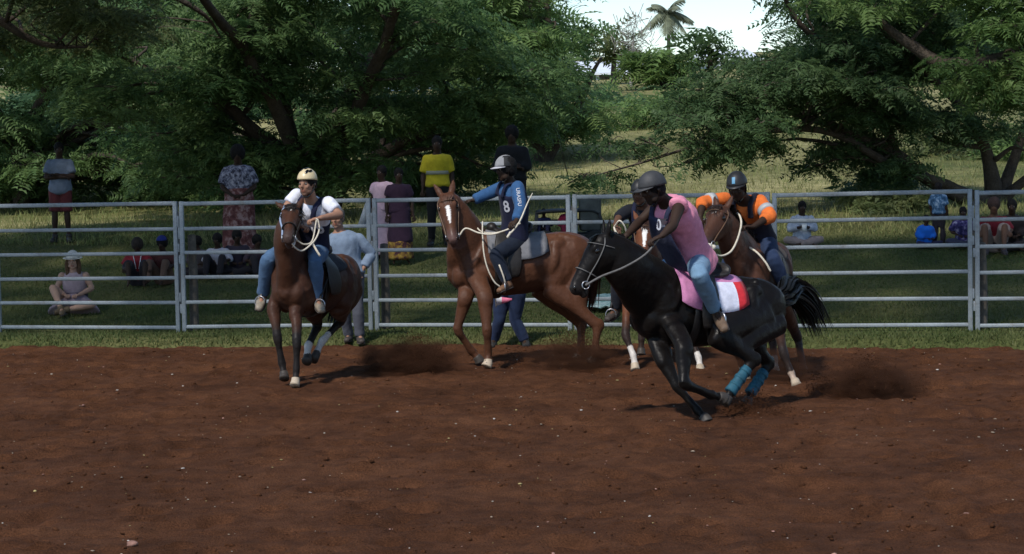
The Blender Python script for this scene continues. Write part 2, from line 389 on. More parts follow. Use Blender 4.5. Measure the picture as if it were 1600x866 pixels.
# short grass along and behind the fence
def grass_blades(n, seed, dlo, dhi, hh, xw=10.5):
    rg = np.random.default_rng(seed); x = rg.uniform(-xw, xw, n); d = dlo + (dhi - dlo) * rg.random(n) ** 1.4; y = fence_y(x) + d
    x = x * (y / 26.0); z = terrain_z(x, y)
    edge = (y - edge_y(x)) + 0.35 * fbm(np.stack([x * 2.2, y * 2.2, 0 * x], 1), 3, 55); k = (edge > -0.12) & (z > -0.035)
    x, y, z = x[k], y[k], z[k]; n = len(x); a = rg.uniform(0, 6.28, n); h = hh * rg.uniform(.5, 1.2, n) * (1 + 0.5 * fbm(np.stack([x, y, 0 * x], 1) * 1.3, 3, 66)); w = rg.uniform(.006, .013, n)
    lx, ly = rg.normal(0, .5, n) * h, rg.normal(0, .5, n) * h; c, s = np.cos(a) * w, np.sin(a) * w
    V = np.stack([np.stack([x - c, y - s, z - .01], 1), np.stack([x + c, y + s, z - .01], 1), np.stack([x + lx, y + ly, z + h], 1)], 1)
    dry = np.clip(0.35 + 0.6 * fbm(np.stack([x, y, 0 * x], 1) * 0.8, 3, 88) + rg.normal(0, .2, n), 0, 1)[:, None]
    C = (1 - dry) * np.array([.072, .104, .030]) + dry * np.array([.145, .142, .055]); C = C * rg.uniform(.85, 1.15, (n, 1))
    return V.reshape(-1, 3), np.arange(3 * n).reshape(-1, 3), np.repeat(C, 3, 0)
V, F, C = grass_blades(150000, 4, -1.6, 11, 0.042)
me = mesh_from('grass', V, F, False); set_col(me, C)
M_BLADE = mat('grass_blade', attr=True, rough=0.6, spec=0.2, translucent=0.3)
link('grass', me, M_BLADE, kind='stuff', label='short green grass along the foot of the rail fence', cat='grass')

V, F, C = grass_blades(60000, 14, 9, 40, 0.16, 13)
C = C * np.array([2.3, 2.0, 2.3]); me = mesh_from('dry_grass', V, F, False); set_col(me, C)
link('dry_grass', me, M_BLADE, kind='stuff', label='dry pale grass on the sunny slope behind the trees', cat='grass')

# ------------------------------------------------------------------ rail fence panels and stakes
M_GALV = mat('galvanised_steel', (0.25, 0.28, 0.30), 0.65, 0.3, noise=(2.2, .22), noise2=(40, .16), bump=(90, .12, .004), metal=0.15)
_n, _l = M_GALV.node_tree.nodes, M_GALV.node_tree.links; _b = _n['Principled BSDF']; _src = _b.inputs['Base Color'].links[0].from_socket
_tc = _n.new('ShaderNodeTexCoord'); _t = _n.new('ShaderNodeTexNoise'); _t.inputs['Scale'].default_value = 6; _t.inputs['Detail'].default_value = 9; _t.inputs['Roughness'].default_value = .75; _l.new(_tc.outputs['Object'], _t.inputs['Vector'])
_r = _n.new('ShaderNodeMapRange'); _l.new(_t.outputs[0], _r.inputs[0]); _r.inputs[1].default_value = .54; _r.inputs[2].default_value = .68; _r.inputs[4].default_value = .55
_m = _n.new('ShaderNodeMix'); _m.data_type = 'RGBA'; _l.new(_r.outputs[0], _m.inputs[0]); _l.new(_src, _m.inputs[6]); _m.inputs[7].default_value = (.15, .115, .085, 1); _l.new(_m.outputs[2], _b.inputs['Base Color'])   # mud and rust stains
M_RUST = mat('dull_pin', (0.10, 0.095, 0.09), 0.7)
M_STAKE = mat('weathered_wood', (0.10, 0.085, 0.07), 0.9, noise=(20, .35), bump=(40, .6, .01))
PANEL_L = ['galvanised six-rail fence panel at far left, before the seated woman in the hat', 'galvanised six-rail fence panel behind the dark bay horse facing us',
           'galvanised six-rail fence panel behind the chestnut horse in grey saddle pad', 'galvanised six-rail fence panel behind the black horse and pink-shirted rider',
           'galvanised six-rail fence panel before the person seated with a white cup', 'galvanised six-rail fence panel at the far right edge, before the red-shirted sitter']
RAILZ = [0.13, 0.45, 0.77, 1.09, 1.41, 1.73]
for i in range(6):
    A = np.array([*FENCE[i], 0.0]); B = np.array([*FENCE[i + 1], 0.0]); t = nz(B - A); A = A + t * 0.042; B = B - t * 0.042
    dzA, dzB = random.uniform(-.012, .012), random.uniform(-.012, .012)
    th = Thing('fence_panel', PANEL_L[i], 'fence panel', (A + B) / 2, 'rail fence panels round the arena'); n_ = np.cross(t, [0, 0, 1])
    for zi, z in enumerate(RAILZ):
        g = G(); hh = 0.054 if zi == 5 else 0.048
        a, b = A + [0, 0, z + dzA + random.uniform(-.008, .008)], B + [0, 0, z + dzB + random.uniform(-.008, .008)]
        g.bar(a, b, 0.042, hh, bev=.013)
        th.part('rail', g, M_GALV)
    for P_, dz, sg in ((A, dzA, -1), (B, dzB, 1)):
        g = G(); g.bar(P_ + [0, 0, -0.05], P_ + [0, 0, 1.76 + dz], 0.055, 0.055, up=n_, bev=.008); p = th.part('post', g, M_GALV)
        for z, hz in ((1.40, .075), (1.06, .055), (0.42, .06)):
            zz = z + (0.09 if sg > 0 else -0.06)
            g = G(); g.box(P_ + t * sg * 0.036 + [0, 0, zz], (0.014, 0.02, hz), [t, n_, (0, 0, 1)], bev=.004); th.part('lug', g, M_GALV, p)
        if sg > 0:
            g = G(); q = P_ + t * 0.043; g.loft([q + [0, 0, .30], q + [0, 0, 1.62]], .008, n=8, cap=.5); th.part('hinge_pin', g, M_RUST)
    if i == 1:                                             # gusset plate on the inside corner
        g = G(); c = B + [0, 0, 1.38]; V = np.array([c + t * -.028, c + t * -.155, c + t * -.028 + [0, 0, .34]]); V = np.vstack([V - n_ * .004, V + n_ * .004])
        g.add(V, [[0, 1, 2], [5, 4, 3], [0, 3, 4, 1], [1, 4, 5, 2], [2, 5, 3, 0]]); th.part('corner_plate', g, M_GALV)
for k, (j, h, lab) in enumerate([(1, 1.30, 'dark wooden stake behind the fence joint left of the bay horse'), (2, 1.15, 'dark wooden stake behind the fence joint near the man in blue'),
                                 (5, 1.1, 'dark wooden stake behind the far right fence joint')]):
    p = np.array([*FENCE[j], 0.0]) + [0.135, 0.17, 0]; z = bank1(p[0], p[1])
    g = G(); g.loft([p + [0, 0, -.2], p + [.01, 0, h * .5], p + [.0, .01, h]], [.062, .058, .052], n=10, cap=.3)
    V, F = g.arrays(); link('wooden_stake', mesh_from('wooden_stake', V - p, F), M_STAKE, loc=p, label=lab, cat='stake', group='wooden stakes behind the fence')
# ------------------------------------------------------------------ trees
M_BARK = mat('bark', (0.075, 0.06, 0.048), 0.95, 0.1, noise=(5, .35), noise2=(40, .25), bump=(25, .8, .03))
M_LEAF = mat('leaf', attr=True, rough=0.55, spec=0.25, translucent=0.5)
def pinnate(n=7, L=0.34, ll=0.15, lw=0.05, rg=None):
    """One feathery spray: pairs of leaflets along a stalk in the xy plane, drooping slightly."""
    Q = []
    for i in range(n):
        t = (i + 0.6) / n; x = L * t; z = -0.10 * L * t * t * 3
        for s in (-1, 1):
            l = ll * (1 - 0.45 * abs(t - .45) * 1.6); d = np.array([0.45, s * 0.9, -0.18]); d /= np.linalg.norm(d); w = np.array([0.9, -s * 0.45, 0.1]) * lw / 2
            b = np.array([x, 0, z]); Q.append([b + w * .9, b + d * l * .35 - w * .9, b + d * l])
    return np.array(Q).reshape(-1, 3)
SPRAYS = {'fine': pinnate(8, .40, .15, .046), 'broad': pinnate(4, .30, .19, .085), 'far': pinnate(5, .6, .30, .12)}
def spray_mesh(P, Nrm, scale, color, kind, rg, azim=None):
    """Place a spray at each P with its plane normal near Nrm."""
    T = SPRAYS[kind]; n = len(P); a = rg.uniform(0, 2 * np.pi, n) if azim is None else azim
    N = Nrm / np.linalg.norm(Nrm, axis=1, keepdims=True); X = np.stack([np.cos(a), np.sin(a), 0 * a], 1)
    X = X - (X * N).sum(1, keepdims=True) * N; X /= np.linalg.norm(X, axis=1, keepdims=True); Y = np.cross(N, X)
    s = np.asarray(scale)[:, None, None]
    V = P[:, None] + s * (T[None, :, 0:1] * X[:, None] + T[None, :, 1:2] * Y[:, None] + T[None, :, 2:3] * N[:, None])
    V = V + rg.normal(0, .012, V.shape)
    k = len(T); nq = k // 3; F = np.arange(n * k).reshape(-1, 3)
    cv = np.repeat(color, nq, 0) * rg.uniform(.72, 1.28, (n * nq, 1)); C = np.repeat(cv, 3, 0)
    return V.reshape(-1, 3), F, C
def pad_points(c, r, n, rg, shell=0.55):
    """Points in a flattened pad, thicker towards the upper side, ragged at the rim."""
    u = rg.normal(0, 1, (n, 3)); u /= np.linalg.norm(u, axis=1, keepdims=True); rad = rg.random(n) ** shell
    p = u * rad[:, None]; p[:, 2] = np.where(p[:, 2] < 0, p[:, 2] * 0.45, p[:, 2])
    w = 1 + 0.35 * fbm(p * 1.9 + rg.uniform(0, 50, 3), 2, 3)
    return c + p * w[:, None] * r, p
GREENS = {'dark': [(.062, .115, .044), (.095, .152, .058)], 'mid': [(.082, .155, .054), (.138, .212, .074)], 'light': [(.115, .20, .058), (.175, .25, .08)],
          'olive': [(.10, .14, .05), (.165, .19, .078)], 'blue': [(.070, .138, .066), (.105, .178, .086)]}
def make_tree(name, label, base, stems, pads, leaf='fine', tone='mid', per_m2=34, seed=0, scale=1.0, group=None, twig=True, cat='tree', thin=.68, droop=0.0):
    """stems: list of (points, radii); pads: list of (centre, (rx, ry, rz))."""
    rg = np.random.default_rng(seed); base = np.asarray(base, float); th = Thing(name, label, cat, base, group); g = G(); nodes = []
    for pts, rad in stems:
        pts = [np.asarray(p, float) for p in pts]; A = crom(np.hstack([np.array(pts), np.array(rad)[:, None] * thin]), 4)
        A[1:-1, :3] += fbm(A[1:-1, :3] * .9 + seed, 2, seed)[:, None] * np.array([[.12, .12, .04]])
        g.loft(A[:, :3], A[:, 3], n=8, k=1, cap=.3, up=(0.3, 1, 0.1)); nodes += [(a[:3], a[3]) for a in A[2:]]
    NP = np.array([q[0] for q in nodes]); NR = np.array([q[1] for q in nodes]); VV, FF, CC, off = [], [], [], 0
    t0, t1 = [np.array(c) for c in GREENS[tone]]
    for pd in pads:
        c, r = pd[0], pd[1]; dn = pd[2] if len(pd) > 2 else 1.0; scl = scale * (1.4 if len(pd) > 2 else 1.0)
        c = np.asarray(c, float); r = np.asarray(r, float); d = np.linalg.norm(NP - c, axis=1) + 3 * np.maximum(NP[:, 2] - c[2] + .1, 0); j = int(np.argmin(d))
        if twig and leaf != 'far':
            a = NP[j]; mid = (a + c) / 2 + [rg.normal(0, .25), rg.normal(0, .25), .12 * np.linalg.norm(c - a) + rg.normal(0, .12)]; r0 = min(NR[j] * .6, .02 + .016 * np.linalg.norm(c - a))
            g.loft([a, mid, c], [r0, r0 * .7, .012], n=5, k=3, cap=.2, up=(.3, 1, .1))
            for q in range(2 if leaf == 'far' else 3):
                e = c + r * rg.uniform(-.75, .75, 3) * [1, 1, .4]; g.loft([c * .7 + mid * .3, (c + e) / 2 + [0, 0, .06], e], [.014, .01, .005], n=3, k=2, cap=.2, up=(.3, 1, .1))
        n = int(per_m2 * (r[0] * r[1] * 3.14 + 1.2 * (r[0] + r[1]) * r[2]) / scl ** 2 * dn)
        P, u = pad_points(c, r, n, rg); Nn = np.stack([u[:, 0] * .5 + rg.normal(0, .38, n), u[:, 1] * .5 + rg.normal(0, .38, n), np.full(n, .8)], 1)
        az = np.arctan2(u[:, 1] * r[1], u[:, 0] * r[0]) + rg.normal(0, .7, n); k = np.clip(rg.normal(.5, .28) + rg.normal(0, .18, n), 0, 1)[:, None]
        if droop: P[:, 2] -= droop * (u[:, 0] ** 2 + u[:, 1] ** 2) * r[2]
        V, F, C = spray_mesh(P, Nn, scl * rg.uniform(.5, 1.35, n), t0 + (t1 - t0) * k, leaf, rg, az)
        VV.append(V); FF.append(F + off); CC.append(C); off += len(V)
    th.part('trunk', g, M_BARK)
    V, F, C = np.vstack(VV), np.vstack(FF), np.vstack(CC)
    me = mesh_from('crown', V - base, F, False); set_col(me, C); link('crown', me, M_LEAF, th.root); return th
def rpads(n, box, Y, rx, rz, seed, ry=None, jit=.25):
    """n pads over a region of the crown given by two opposite photograph corners, at depths Y=(near, far)."""
    rg = np.random.default_rng(seed); out = []
    for i in range(n):
        u = (i + rg.random()) / n; px = rg.uniform(box[0], box[2]); py = box[1] + (box[3] - box[1]) * ((u + rg.normal(0, .1)) % 1.0); y = rg.uniform(*Y)
        k = rg.uniform(1 - jit, 1 + jit); out.append((W(px, py, y), (rx * k, (ry or rx) * rg.uniform(.8, 1.2), rz * rg.uniform(.75, 1.3))))
    return out
def shade_pads(x0, x1, y0, y1, z0, z1, step, seed, r=1.35):  # unseen overhead crown pads, added in a grid to shade the bank
    rg = np.random.default_rng(seed); out = []
    for x in np.arange(x0, x1, step):
        for y in np.arange(y0, y1, step): out.append((np.array([x + rg.normal(0, .3), y + rg.normal(0, .3), rg.uniform(z0, z1)]), (r * rg.uniform(.8, 1.2), r * rg.uniform(.8, 1.2), .28), .9))
    return out
def ground_at(px, Y):
    x = (px - 800) / FPX * Y; return np.array([x, Y, bank1(x, Y) - .12])

# -- the big many-stemmed tree left of centre
b = ground_at(505, 41)
stems = [([b, W(490, 300, 41), W(462, 255, 40.6), W(447, 190, 40.2), W(440, 110, 39.8), W(420, 20, 39.5), W(400, -80, 39)], [.42, .36, .26, .22, .17, .12, .06]),
         ([b + [.1, 0, 0], W(505, 300, 41), W(400, 210, 40), W(350, 165, 39.4), W(255, 120, 38.6), W(150, 70, 38)], [.38, .3, .2, .15, .11, .05]),
         ([b + [.25, .1, 0], W(530, 300, 41.3), W(570, 258, 41.5), W(640, 215, 42), W(720, 180, 42), W(830, 120, 42)], [.34, .24, .2, .16, .12, .05]),
         ([b + [.1, -.1, 0], W(515, 290, 40.5), W(550, 180, 39), W(600, 70, 37.5), W(640, -60, 36), W(650, -150, 34)], [.3, .26, .2, .16, .12, .06]),
         ([b + [0, -.2, 0], W(480, 290, 40), W(400, 110, 37.5), W(330, 20, 35.5), W(250, -100, 33.5)], [.3, .25, .18, .12, .06]),
         ([b + [0, .2, 0], W(500, 250, 42), W(560, 120, 43), W(640, 30, 44), W(740, -40, 44)], [.3, .24, .18, .12, .06])]
pads = rpads(24, (300, -110, 760, 110), (37, 43), 1.2, .32, 11) + rpads(16, (110, 20, 420, 190), (37, 41), 1.1, .32, 12) + rpads(14, (560, 90, 860, 230), (40, 44), 1.1, .34, 13) \
     + rpads(10, (230, 170, 420, 260), (38.5, 42), .9, .26, 14) + shade_pads(-6.5, -.5, 22.4, 32, 7.2, 8.2, 1.7, 15) + rpads(8, (380, 60, 640, 200), (38, 40), .8, .25, 16) \
     + rpads(9, (590, 215, 790, 290), (42, 45), .95, .3, 17) + rpads(12, (380, 190, 600, 290), (38.5, 40.2), .7, .22, 18) + rpads(9, (250, 240, 450, 305), (39, 42), .8, .24, 19)
make_tree('spreading_tree', 'large dark spreading tree with several forked stems behind the bay horse', b, stems, pads, 'fine', 'mid', 30, 21, 1.0, 'shade trees behind the fence')

# -- tree at the far left, standing further back
b = ground_at(40, 47)
stems = [([b, W(45, 240, 47), W(70, 150, 46.5), W(110, 60, 46), W(130, -40, 45)], [.34, .3, .22, .14, .06]), ([b, W(30, 230, 47), W(-30, 140, 46.5), W(-90, 60, 46)], [.3, .26, .18, .06]),
         ([b, W(60, 250, 47), W(150, 190, 46.5), W(230, 160, 46)], [.26, .2, .14, .05])]
pads = rpads(16, (-120, 0, 220, 130), (44, 49), 1.5, .45, 31) + rpads(20, (-100, 130, 330, 300), (44, 50), 1.15, .36, 32) + rpads(22, (-60, 215, 440, 325), (43, 48), 1.0, .34, 34)
make_tree('spreading_tree', 'mid green leafy tree at the far left, rising behind the man with crossed arms', b, stems, pads, 'fine', 'mid', 26, 22, 1.1, 'shade trees behind the fence')

# -- tree whose limbs hang over the bank at the top left
b = np.array([-12.5, 33.0, bank1(-12.5, 33.0) - .1])
stems = [([b, b + [.3, 0, 2.2], b + [1.6, .2, 4.2], W(-60, 10, 33.5), W(60, 68, 34), W(135, 74, 34.5)], [.4, .34, .24, .15, .08, .025]),
         ([b, b + [.2, 0, 2.6], W(-160, -120, 32), W(60, -180, 31), W(320, -260, 30)], [.36, .3, .22, .15, .06]),
         ([b + [.1, .2, 0], b + [.5, .4, 2.4], W(-80, -70, 34), W(150, -60, 35), W(300, 10, 35.5), W(345, 60, 36)], [.36, .3, .2, .13, .07, .02]),
         ([b, b + [-.4, 0, 2.6], W(-260, -140, 33), W(-420, -220, 33)], [.3, .26, .18, .06])]
pads = rpads(9, (20, -60, 205, 30), (32, 35), .8, .3, 41) + rpads(8, (-120, 10, 100, 70), (34.5, 37), .8, .3, 42) + shade_pads(-14, -6.5, 22.8, 32, 7.0, 8.0, 1.7, 43) + rpads(4, (150, 30, 260, 100), (35, 36.5), .6, .2, 44)
make_tree('overhanging_tree', 'shade tree overhanging the top left corner with a long bare grey twig', b, stems, pads, 'fine', 'olive', 34, 23, .9, 'shade trees behind the fence')

# -- rounded tree right of the middle, sunlit on top
b = ground_at(850, 54)
stems = [([b, W(850, 230, 54), W(840, 150, 54), W(850, 60, 54), W(860, -40, 54)], [.4, .34, .26, .16, .06]), ([b, W(860, 240, 54), W(910, 150, 54), W(940, 90, 53.5)], [.3, .24, .15, .05]),
         ([b, W(840, 230, 54), W(780, 150, 53), W(740, 80, 53)], [.3, .24, .15, .05])]
pads = rpads(18, (720, -60, 855, 60), (51, 56), 1.25, .42, 51) + rpads(22, (740, 50, 868, 190), (51, 56), 1.1, .38, 52) + rpads(12, (780, 170, 930, 215), (52, 57), 1.0, .32, 53)
make_tree('rounded_tree', 'rounded green tree right of the middle below the open sky', b, stems, pads, 'fine', 'light', 25, 24, 1.25, 'shade trees behind the fence')

# -- the low leaning tree on the right with limbs arching left
b = ground_at(1556, 39.5)
stems = [([b, W(1552, 300, 39.5), W(1545, 240, 39.5), W(1530, 200, 39.3), W(1500, 150, 39), W(1480, 60, 38.6), W(1470, -60, 38)], [.34, .27, .17, .15, .12, .09, .05]),
         ([b + [-.1, -.1, 0], W(1500, 305, 39), W(1445, 280, 38.7), W(1400, 240, 38.5), W(1330, 208, 38.2), W(1250, 180, 38), W(1160, 150, 37.7), W(1080, 140, 37.5)], [.28, .21, .17, .15, .12, .09, .06, .025]),
         ([b, W(1530, 310, 39.2), W(1480, 290, 38.8), W(1400, 262, 38.2), W(1300, 210, 37.8), W(1200, 205, 37.4), W(1100, 225, 37), W(1000, 255, 36.8), W(890, 285, 36.6)], [.26, .2, .15, .12, .10, .07, .045, .028, .012]),
         ([b, W(1570, 290, 39.6), W(1600, 200, 39.8), W(1650, 90, 40)], [.26, .18, .12, .05]), ([b, W(1580, 300, 39.4), W(1640, 250, 39), W(1720, 180, 38.6)], [.22, .15, .1, .04]),
         ([W(1400, 240, 38.5), W(1360, 150, 38.3), W(1300, 80, 38), W(1240, 20, 37.6), W(1210, -60, 37.2)], [.14, .12, .1, .07, .04]),
         ([W(1530, 200, 39.3), W(1440, 110, 38.5), W(1380, 40, 37.5), W(1330, -60, 36)], [.13, .12, .1, .06]),
         ([W(1540, 230, 39.4), W(1460, 215, 39.6), W(1400, 175, 39.9)], [.08, .05, .02]), ([W(1555, 250, 39.4), W(1585, 230, 39.2), W(1610, 245, 39)], [.08, .05, .02])]
pads = rpads(22, (1250, -80, 1500, 100), (36, 41), 1.0, .34, 61) + rpads(20, (1090, 95, 1400, 185), (36.5, 40), .75, .26, 62) + rpads(12, (1380, 60, 1640, 210), (38, 42), .9, .32, 63) \
     + rpads(14, (1020, 150, 1230, 245), (36.3, 38.5), .5, .18, 64) + rpads(10, (880, 210, 1120, 290), (36, 37.4), .34, .11, 65) + rpads(12, (1240, 220, 1420, 290), (37.5, 39.5), .5, .22, 66) \
     + shade_pads(-.5, 4.0, 21.4, 29.8, 7.0, 8.0, 1.7, 67)
make_tree('leaning_tree', 'low dark tree at right with forked trunk and limbs arching left', b, stems, pads, 'fine', 'dark', 34, 25, .9, 'shade trees behind the fence')

# -- sunlit tree overhanging the top right corner with one thick dark limb
b = np.array([11.8, 33.5, bank1(11.8, 33.5) - .1])
stems = [([b, b + [-.2, 0, 2.2], b + [-1.2, 0, 3.9], W(1600, 85, 33), W(1480, 100, 33), W(1420, 68, 33), W(1360, 20, 33)], [.4, .36, .3, .22, .17, .13, .06]),
         ([b, b + [.1, 0, 2.6], W(1680, -100, 32), W(1520, -200, 31), W(1300, -280, 30)], [.34, .3, .2, .14, .06]), ([b, b + [0, 0, 2.4], W(1660, 10, 32.5), W(1560, -30, 32), W(1460, -80, 31.6)], [.3, .26, .16, .1, .05])]
pads = rpads(9, (1490, -50, 1640, 60), (31.5, 33.5), .7, .3, 71) + rpads(9, (1495, 90, 1640, 190), (32, 34), .55, .26, 72) + shade_pads(4.0, 9, 20.8, 29.2, 6.8, 7.8, 1.7, 73) + rpads(4, (1300, -60, 1480, 20), (32, 33.5), .7, .25, 74)
make_tree('overhanging_tree', 'brighter green tree overhanging the top right corner with a thick dark limb', b, stems, pads, 'fine', 'light', 36, 26, .85, 'shade trees behind the fence')

# -- bushes on the sunny slope behind the fence
def bush(name, label, px, py, Y, rx, rz, tone, seed, leaf='broad', n=9, per=40, sc=.9):
    rg = np.random.default_rng(seed); c = W(px, py, Y); b = np.array([c[0], Y, bank1(c[0], Y) - .08]); h = max(c[2] - b[2], .3); stems, pads = [], []
    for i in range(n):
        a = 6.28 * i / n + rg.normal(0, .3); q = rg.uniform(.15, .8); e = np.array([c[0] + math.cos(a) * rx * q, Y + math.sin(a) * rx * q, b[2] + h * rg.uniform(.5, 1.15) + rz * rg.uniform(-.2, .5)])
        stems.append(([b, (b + e) / 2 + [0, 0, .1 * h], e], [.05, .035, .012])); pads.append((e, (rx * rg.uniform(.3, .5), rx * rg.uniform(.3, .5), rz * rg.uniform(.4, .7))))
    make_tree(name, label, b, stems, pads, leaf, tone, per, seed, sc, 'bushes on the slope', twig=False, cat='bush')
bush('bush', 'dark leafy bush behind the person seated with the cup', 1385, 292, 42, 1.1, .5, 'dark', 81, per=50)
bush('bush', 'low yellow green bush between the seated cup holder and the group in blue', 1385, 350, 37.5, .9, .3, 'olive', 82, per=60, sc=.7)
bush('bush', 'bright green bush on the slope above the pink rider', 1010, 195, 66, 2.6, 1.2, 'light', 83, per=16, sc=1.3)
bush('bush', 'bright sunlit green bush on the slope above the orange rider', 1190, 215, 64, 2.4, 1.0, 'light', 84, per=16, sc=1.3)
bush('bush', 'dense dark bush behind the group seated at left', 330, 300, 47, 2.2, .9, 'mid', 85, per=26)
bush('bush', 'sunlit pale green bush behind the man with crossed arms', 160, 250, 52, 1.8, .8, 'light', 86, per=22, sc=1.1)
bush('bush', 'dusky bush at the foot of the forked tree', 640, 300, 45, 1.6, .9, 'dark', 87, per=34)
bush('bush', 'low bush in the far left corner behind the fence', 20, 300, 48, 1.8, .8, 'mid', 88, per=26)
bush('bush', 'grey green bush under the right leaning tree', 1490, 225, 52, 2.2, .9, 'olive', 89, per=20, sc=1.1)
bush('bush', 'sunlit shrub at the right edge behind the leaning trunk', 1600, 270, 50, 1.6, .6, 'light', 91, per=20, sc=1.1)

# -- trees and houses far up the hill
M_WALL = mat('pale_wall', (0.62, 0.64, 0.66), 0.8, noise=(2, .1)); M_ROOF = mat('white_sheet_roof', (0.72, 0.76, 0.8), 0.4, .4, noise=(1.5, .08)); M_PANE = mat('dark_pane', (0.03, 0.04, 0.05), 0.15, .5)
def house(label, px, py, Y, w, d, h, rot):
    c = W(px, py, Y); z = bank1(c[0], Y); base = np.array([c[0], Y, z - .5]); top = c[2]; th = Thing('house', label, 'house', base, 'houses on the hill')
    ax = np.array([[math.cos(rot), math.sin(rot), 0], [-math.sin(rot), math.cos(rot), 0], [0, 0, 1]]); hh = (top - base[2]) / 2
    g = G(); g.box(base + [0, 0, hh], (w / 2, d / 2, hh), ax); th.part('wall', g, M_WALL, smooth=False)
    a = w / 2 + .5; e = d / 2 + .6; Vr = np.array([[-a, -e, 0], [a, -e, 0], [a, e, 0], [-a, e, 0], [-a, 0, h], [a, 0, h]]); Vr = np.vstack([Vr, Vr - [0, 0, .15]]) @ ax + [base[0], base[1], top]
    g = G(); g.add(Vr, [[0, 1, 5, 4], [3, 4, 5, 2], [0, 4, 3], [1, 2, 5], [6, 10, 11, 7], [9, 8, 11, 10], [0, 6, 7, 1], [2, 8, 9, 3], [0, 3, 9, 6], [1, 7, 8, 2]]); th.part('roof', g, M_ROOF, smooth=False)
    for i in range(4):
        q = base + np.array([-w / 2 + w * (i + .5) / 4, -d / 2 - .02, top - base[2] - 1.5]) @ ax
        g = G(); g.box(q, (w / 14, .03, .55), ax); wd = th.part('window', g, M_PANE, smooth=False); g = G(); g.box(q + np.array([0, -.03, -.62]) @ ax, (w / 12, .08, .05), ax); th.part('sill', g, M_WALL, wd, smooth=False)
    for i in range(4):
        q = base + np.array([-w / 2 + w * i / 3, -d / 2 - 1.6, 0]) @ ax; g = G(); g.box(q + [0, 0, (top - base[2]) / 2], (.09, .09, (top - base[2]) / 2), ax); th.part('porch_post', g, M_WALL, smooth=False)
    g = G(); g.box(base + np.array([0, -d / 2 - .9, top - base[2] - .12]) @ ax, (w / 2 + .4, 1.0, .07), ax); th.part('porch_roof', g, M_ROOF, smooth=False)
house('white roofed house on the hill under the palm, left of it', 936, 117, 135, 4.6, 6, .9, .1)
house('white roofed house glimpsed through the big spreading tree', 648, 84, 130, 8, 7, 2.0, -.15)
house('white house glimpsed through leaves near the skyline right of the palm', 1128, 95, 150, 3.0, 5, .8, .2)
def far_tree(label, px, pyt, pyb, Y, wpx, tone, seed, n=26, sc=1.6, per=9):
    rg = np.random.default_rng(seed); s = FPX / Y; c = W(px, (pyt + pyb) / 2, Y); b = np.array([c[0], Y, bank1(c[0], Y) - .2]); rx = wpx / s / 2; rz = (pyb - pyt) / s / 2
    stems = [([b, (b + c) / 2, c + [0, 0, rz * .4]], [.3, .22, .08])]; pads = []
    for i in range(n):
        u = rg.normal(0, 1, 3); u /= np.linalg.norm(u); u *= rg.random() ** .45; pads.append((c + u * [rx * .8, rx * .7, rz * .82], (rx * rg.uniform(.28, .42), rx * rg.uniform(.28, .42), rz * rg.uniform(.2, .32))))
    make_tree('hill_tree', label, b, stems, pads, 'far', tone, per, seed, sc, 'trees on the hill', cat='tree')
far_tree('brownish domed tree on the hill just left of the palm', 958, 32, 104, 118, 100, 'olive', 101)
far_tree('light green flat topped tree on the hill below the palm', 1035, 54, 150, 105, 160, 'light', 102, 34)
far_tree('dark hill tree with a spiky top right of the palm', 1108, 32, 135, 90, 88, 'dark', 103, 34)
far_tree('broad green hill tree below the house under the palm', 960, 132, 225, 84, 170, 'blue', 104)
far_tree('sunlit green hill tree above the pink rider', 1060, 130, 215, 80, 150, 'mid', 105)
far_tree('green hill tree filling the gap behind the leaning tree', 1260, 90, 215, 85, 230, 'mid', 106, 34)
far_tree('grey green hill tree far behind the right limb', 1440, 100, 220, 95, 190, 'olive', 107)
far_tree('green hill tree behind the right overhanging leaves', 1580, 60, 220, 90, 170, 'mid', 108)
far_tree('tall green hill tree behind the spreading tree', 660, -40, 150, 95, 300, 'blue', 109, 40)
far_tree('tall hill tree behind the stems of the spreading tree', 430, -60, 200, 90, 330, 'dark', 110, 44)
far_tree('hill tree filling the gap between the left crowns', 290, -90, 120, 85, 220, 'mid', 118, 36)
far_tree('tall hill tree behind the far left foliage', 150, -60, 210, 95, 330, 'mid', 111, 44)
far_tree('dark green tree on the skyline behind the rounded tree', 820, -20, 150, 100, 230, 'mid', 112, 34)
far_tree('dark green tree on the skyline behind the leaning tree', 1330, 0, 120, 110, 260, 'dark', 113, 34)
far_tree('leafy tree low behind the forked stems', 560, 140, 300, 62, 260, 'dark', 114, 40, 1.3, 12)
far_tree('leafy tree low behind the grey bush at left', 270, 150, 290, 64, 260, 'mid', 115, 40, 1.3, 12)
far_tree('leafy tree low beside the yellow-shirted man', 740, 150, 270, 62, 200, 'mid', 116, 34, 1.3, 12)
far_tree('leafy tree low at the left edge', 30, 120, 290, 66, 220, 'blue', 117, 36, 1.3, 12)
far_tree('green tree left of the small house on the hill', 878, 52, 190, 92, 84, 'mid', 119, 30)
far_tree('hill tree closing the skyline at the right edge', 1540, -30, 130, 105, 260, 'mid', 120, 34)
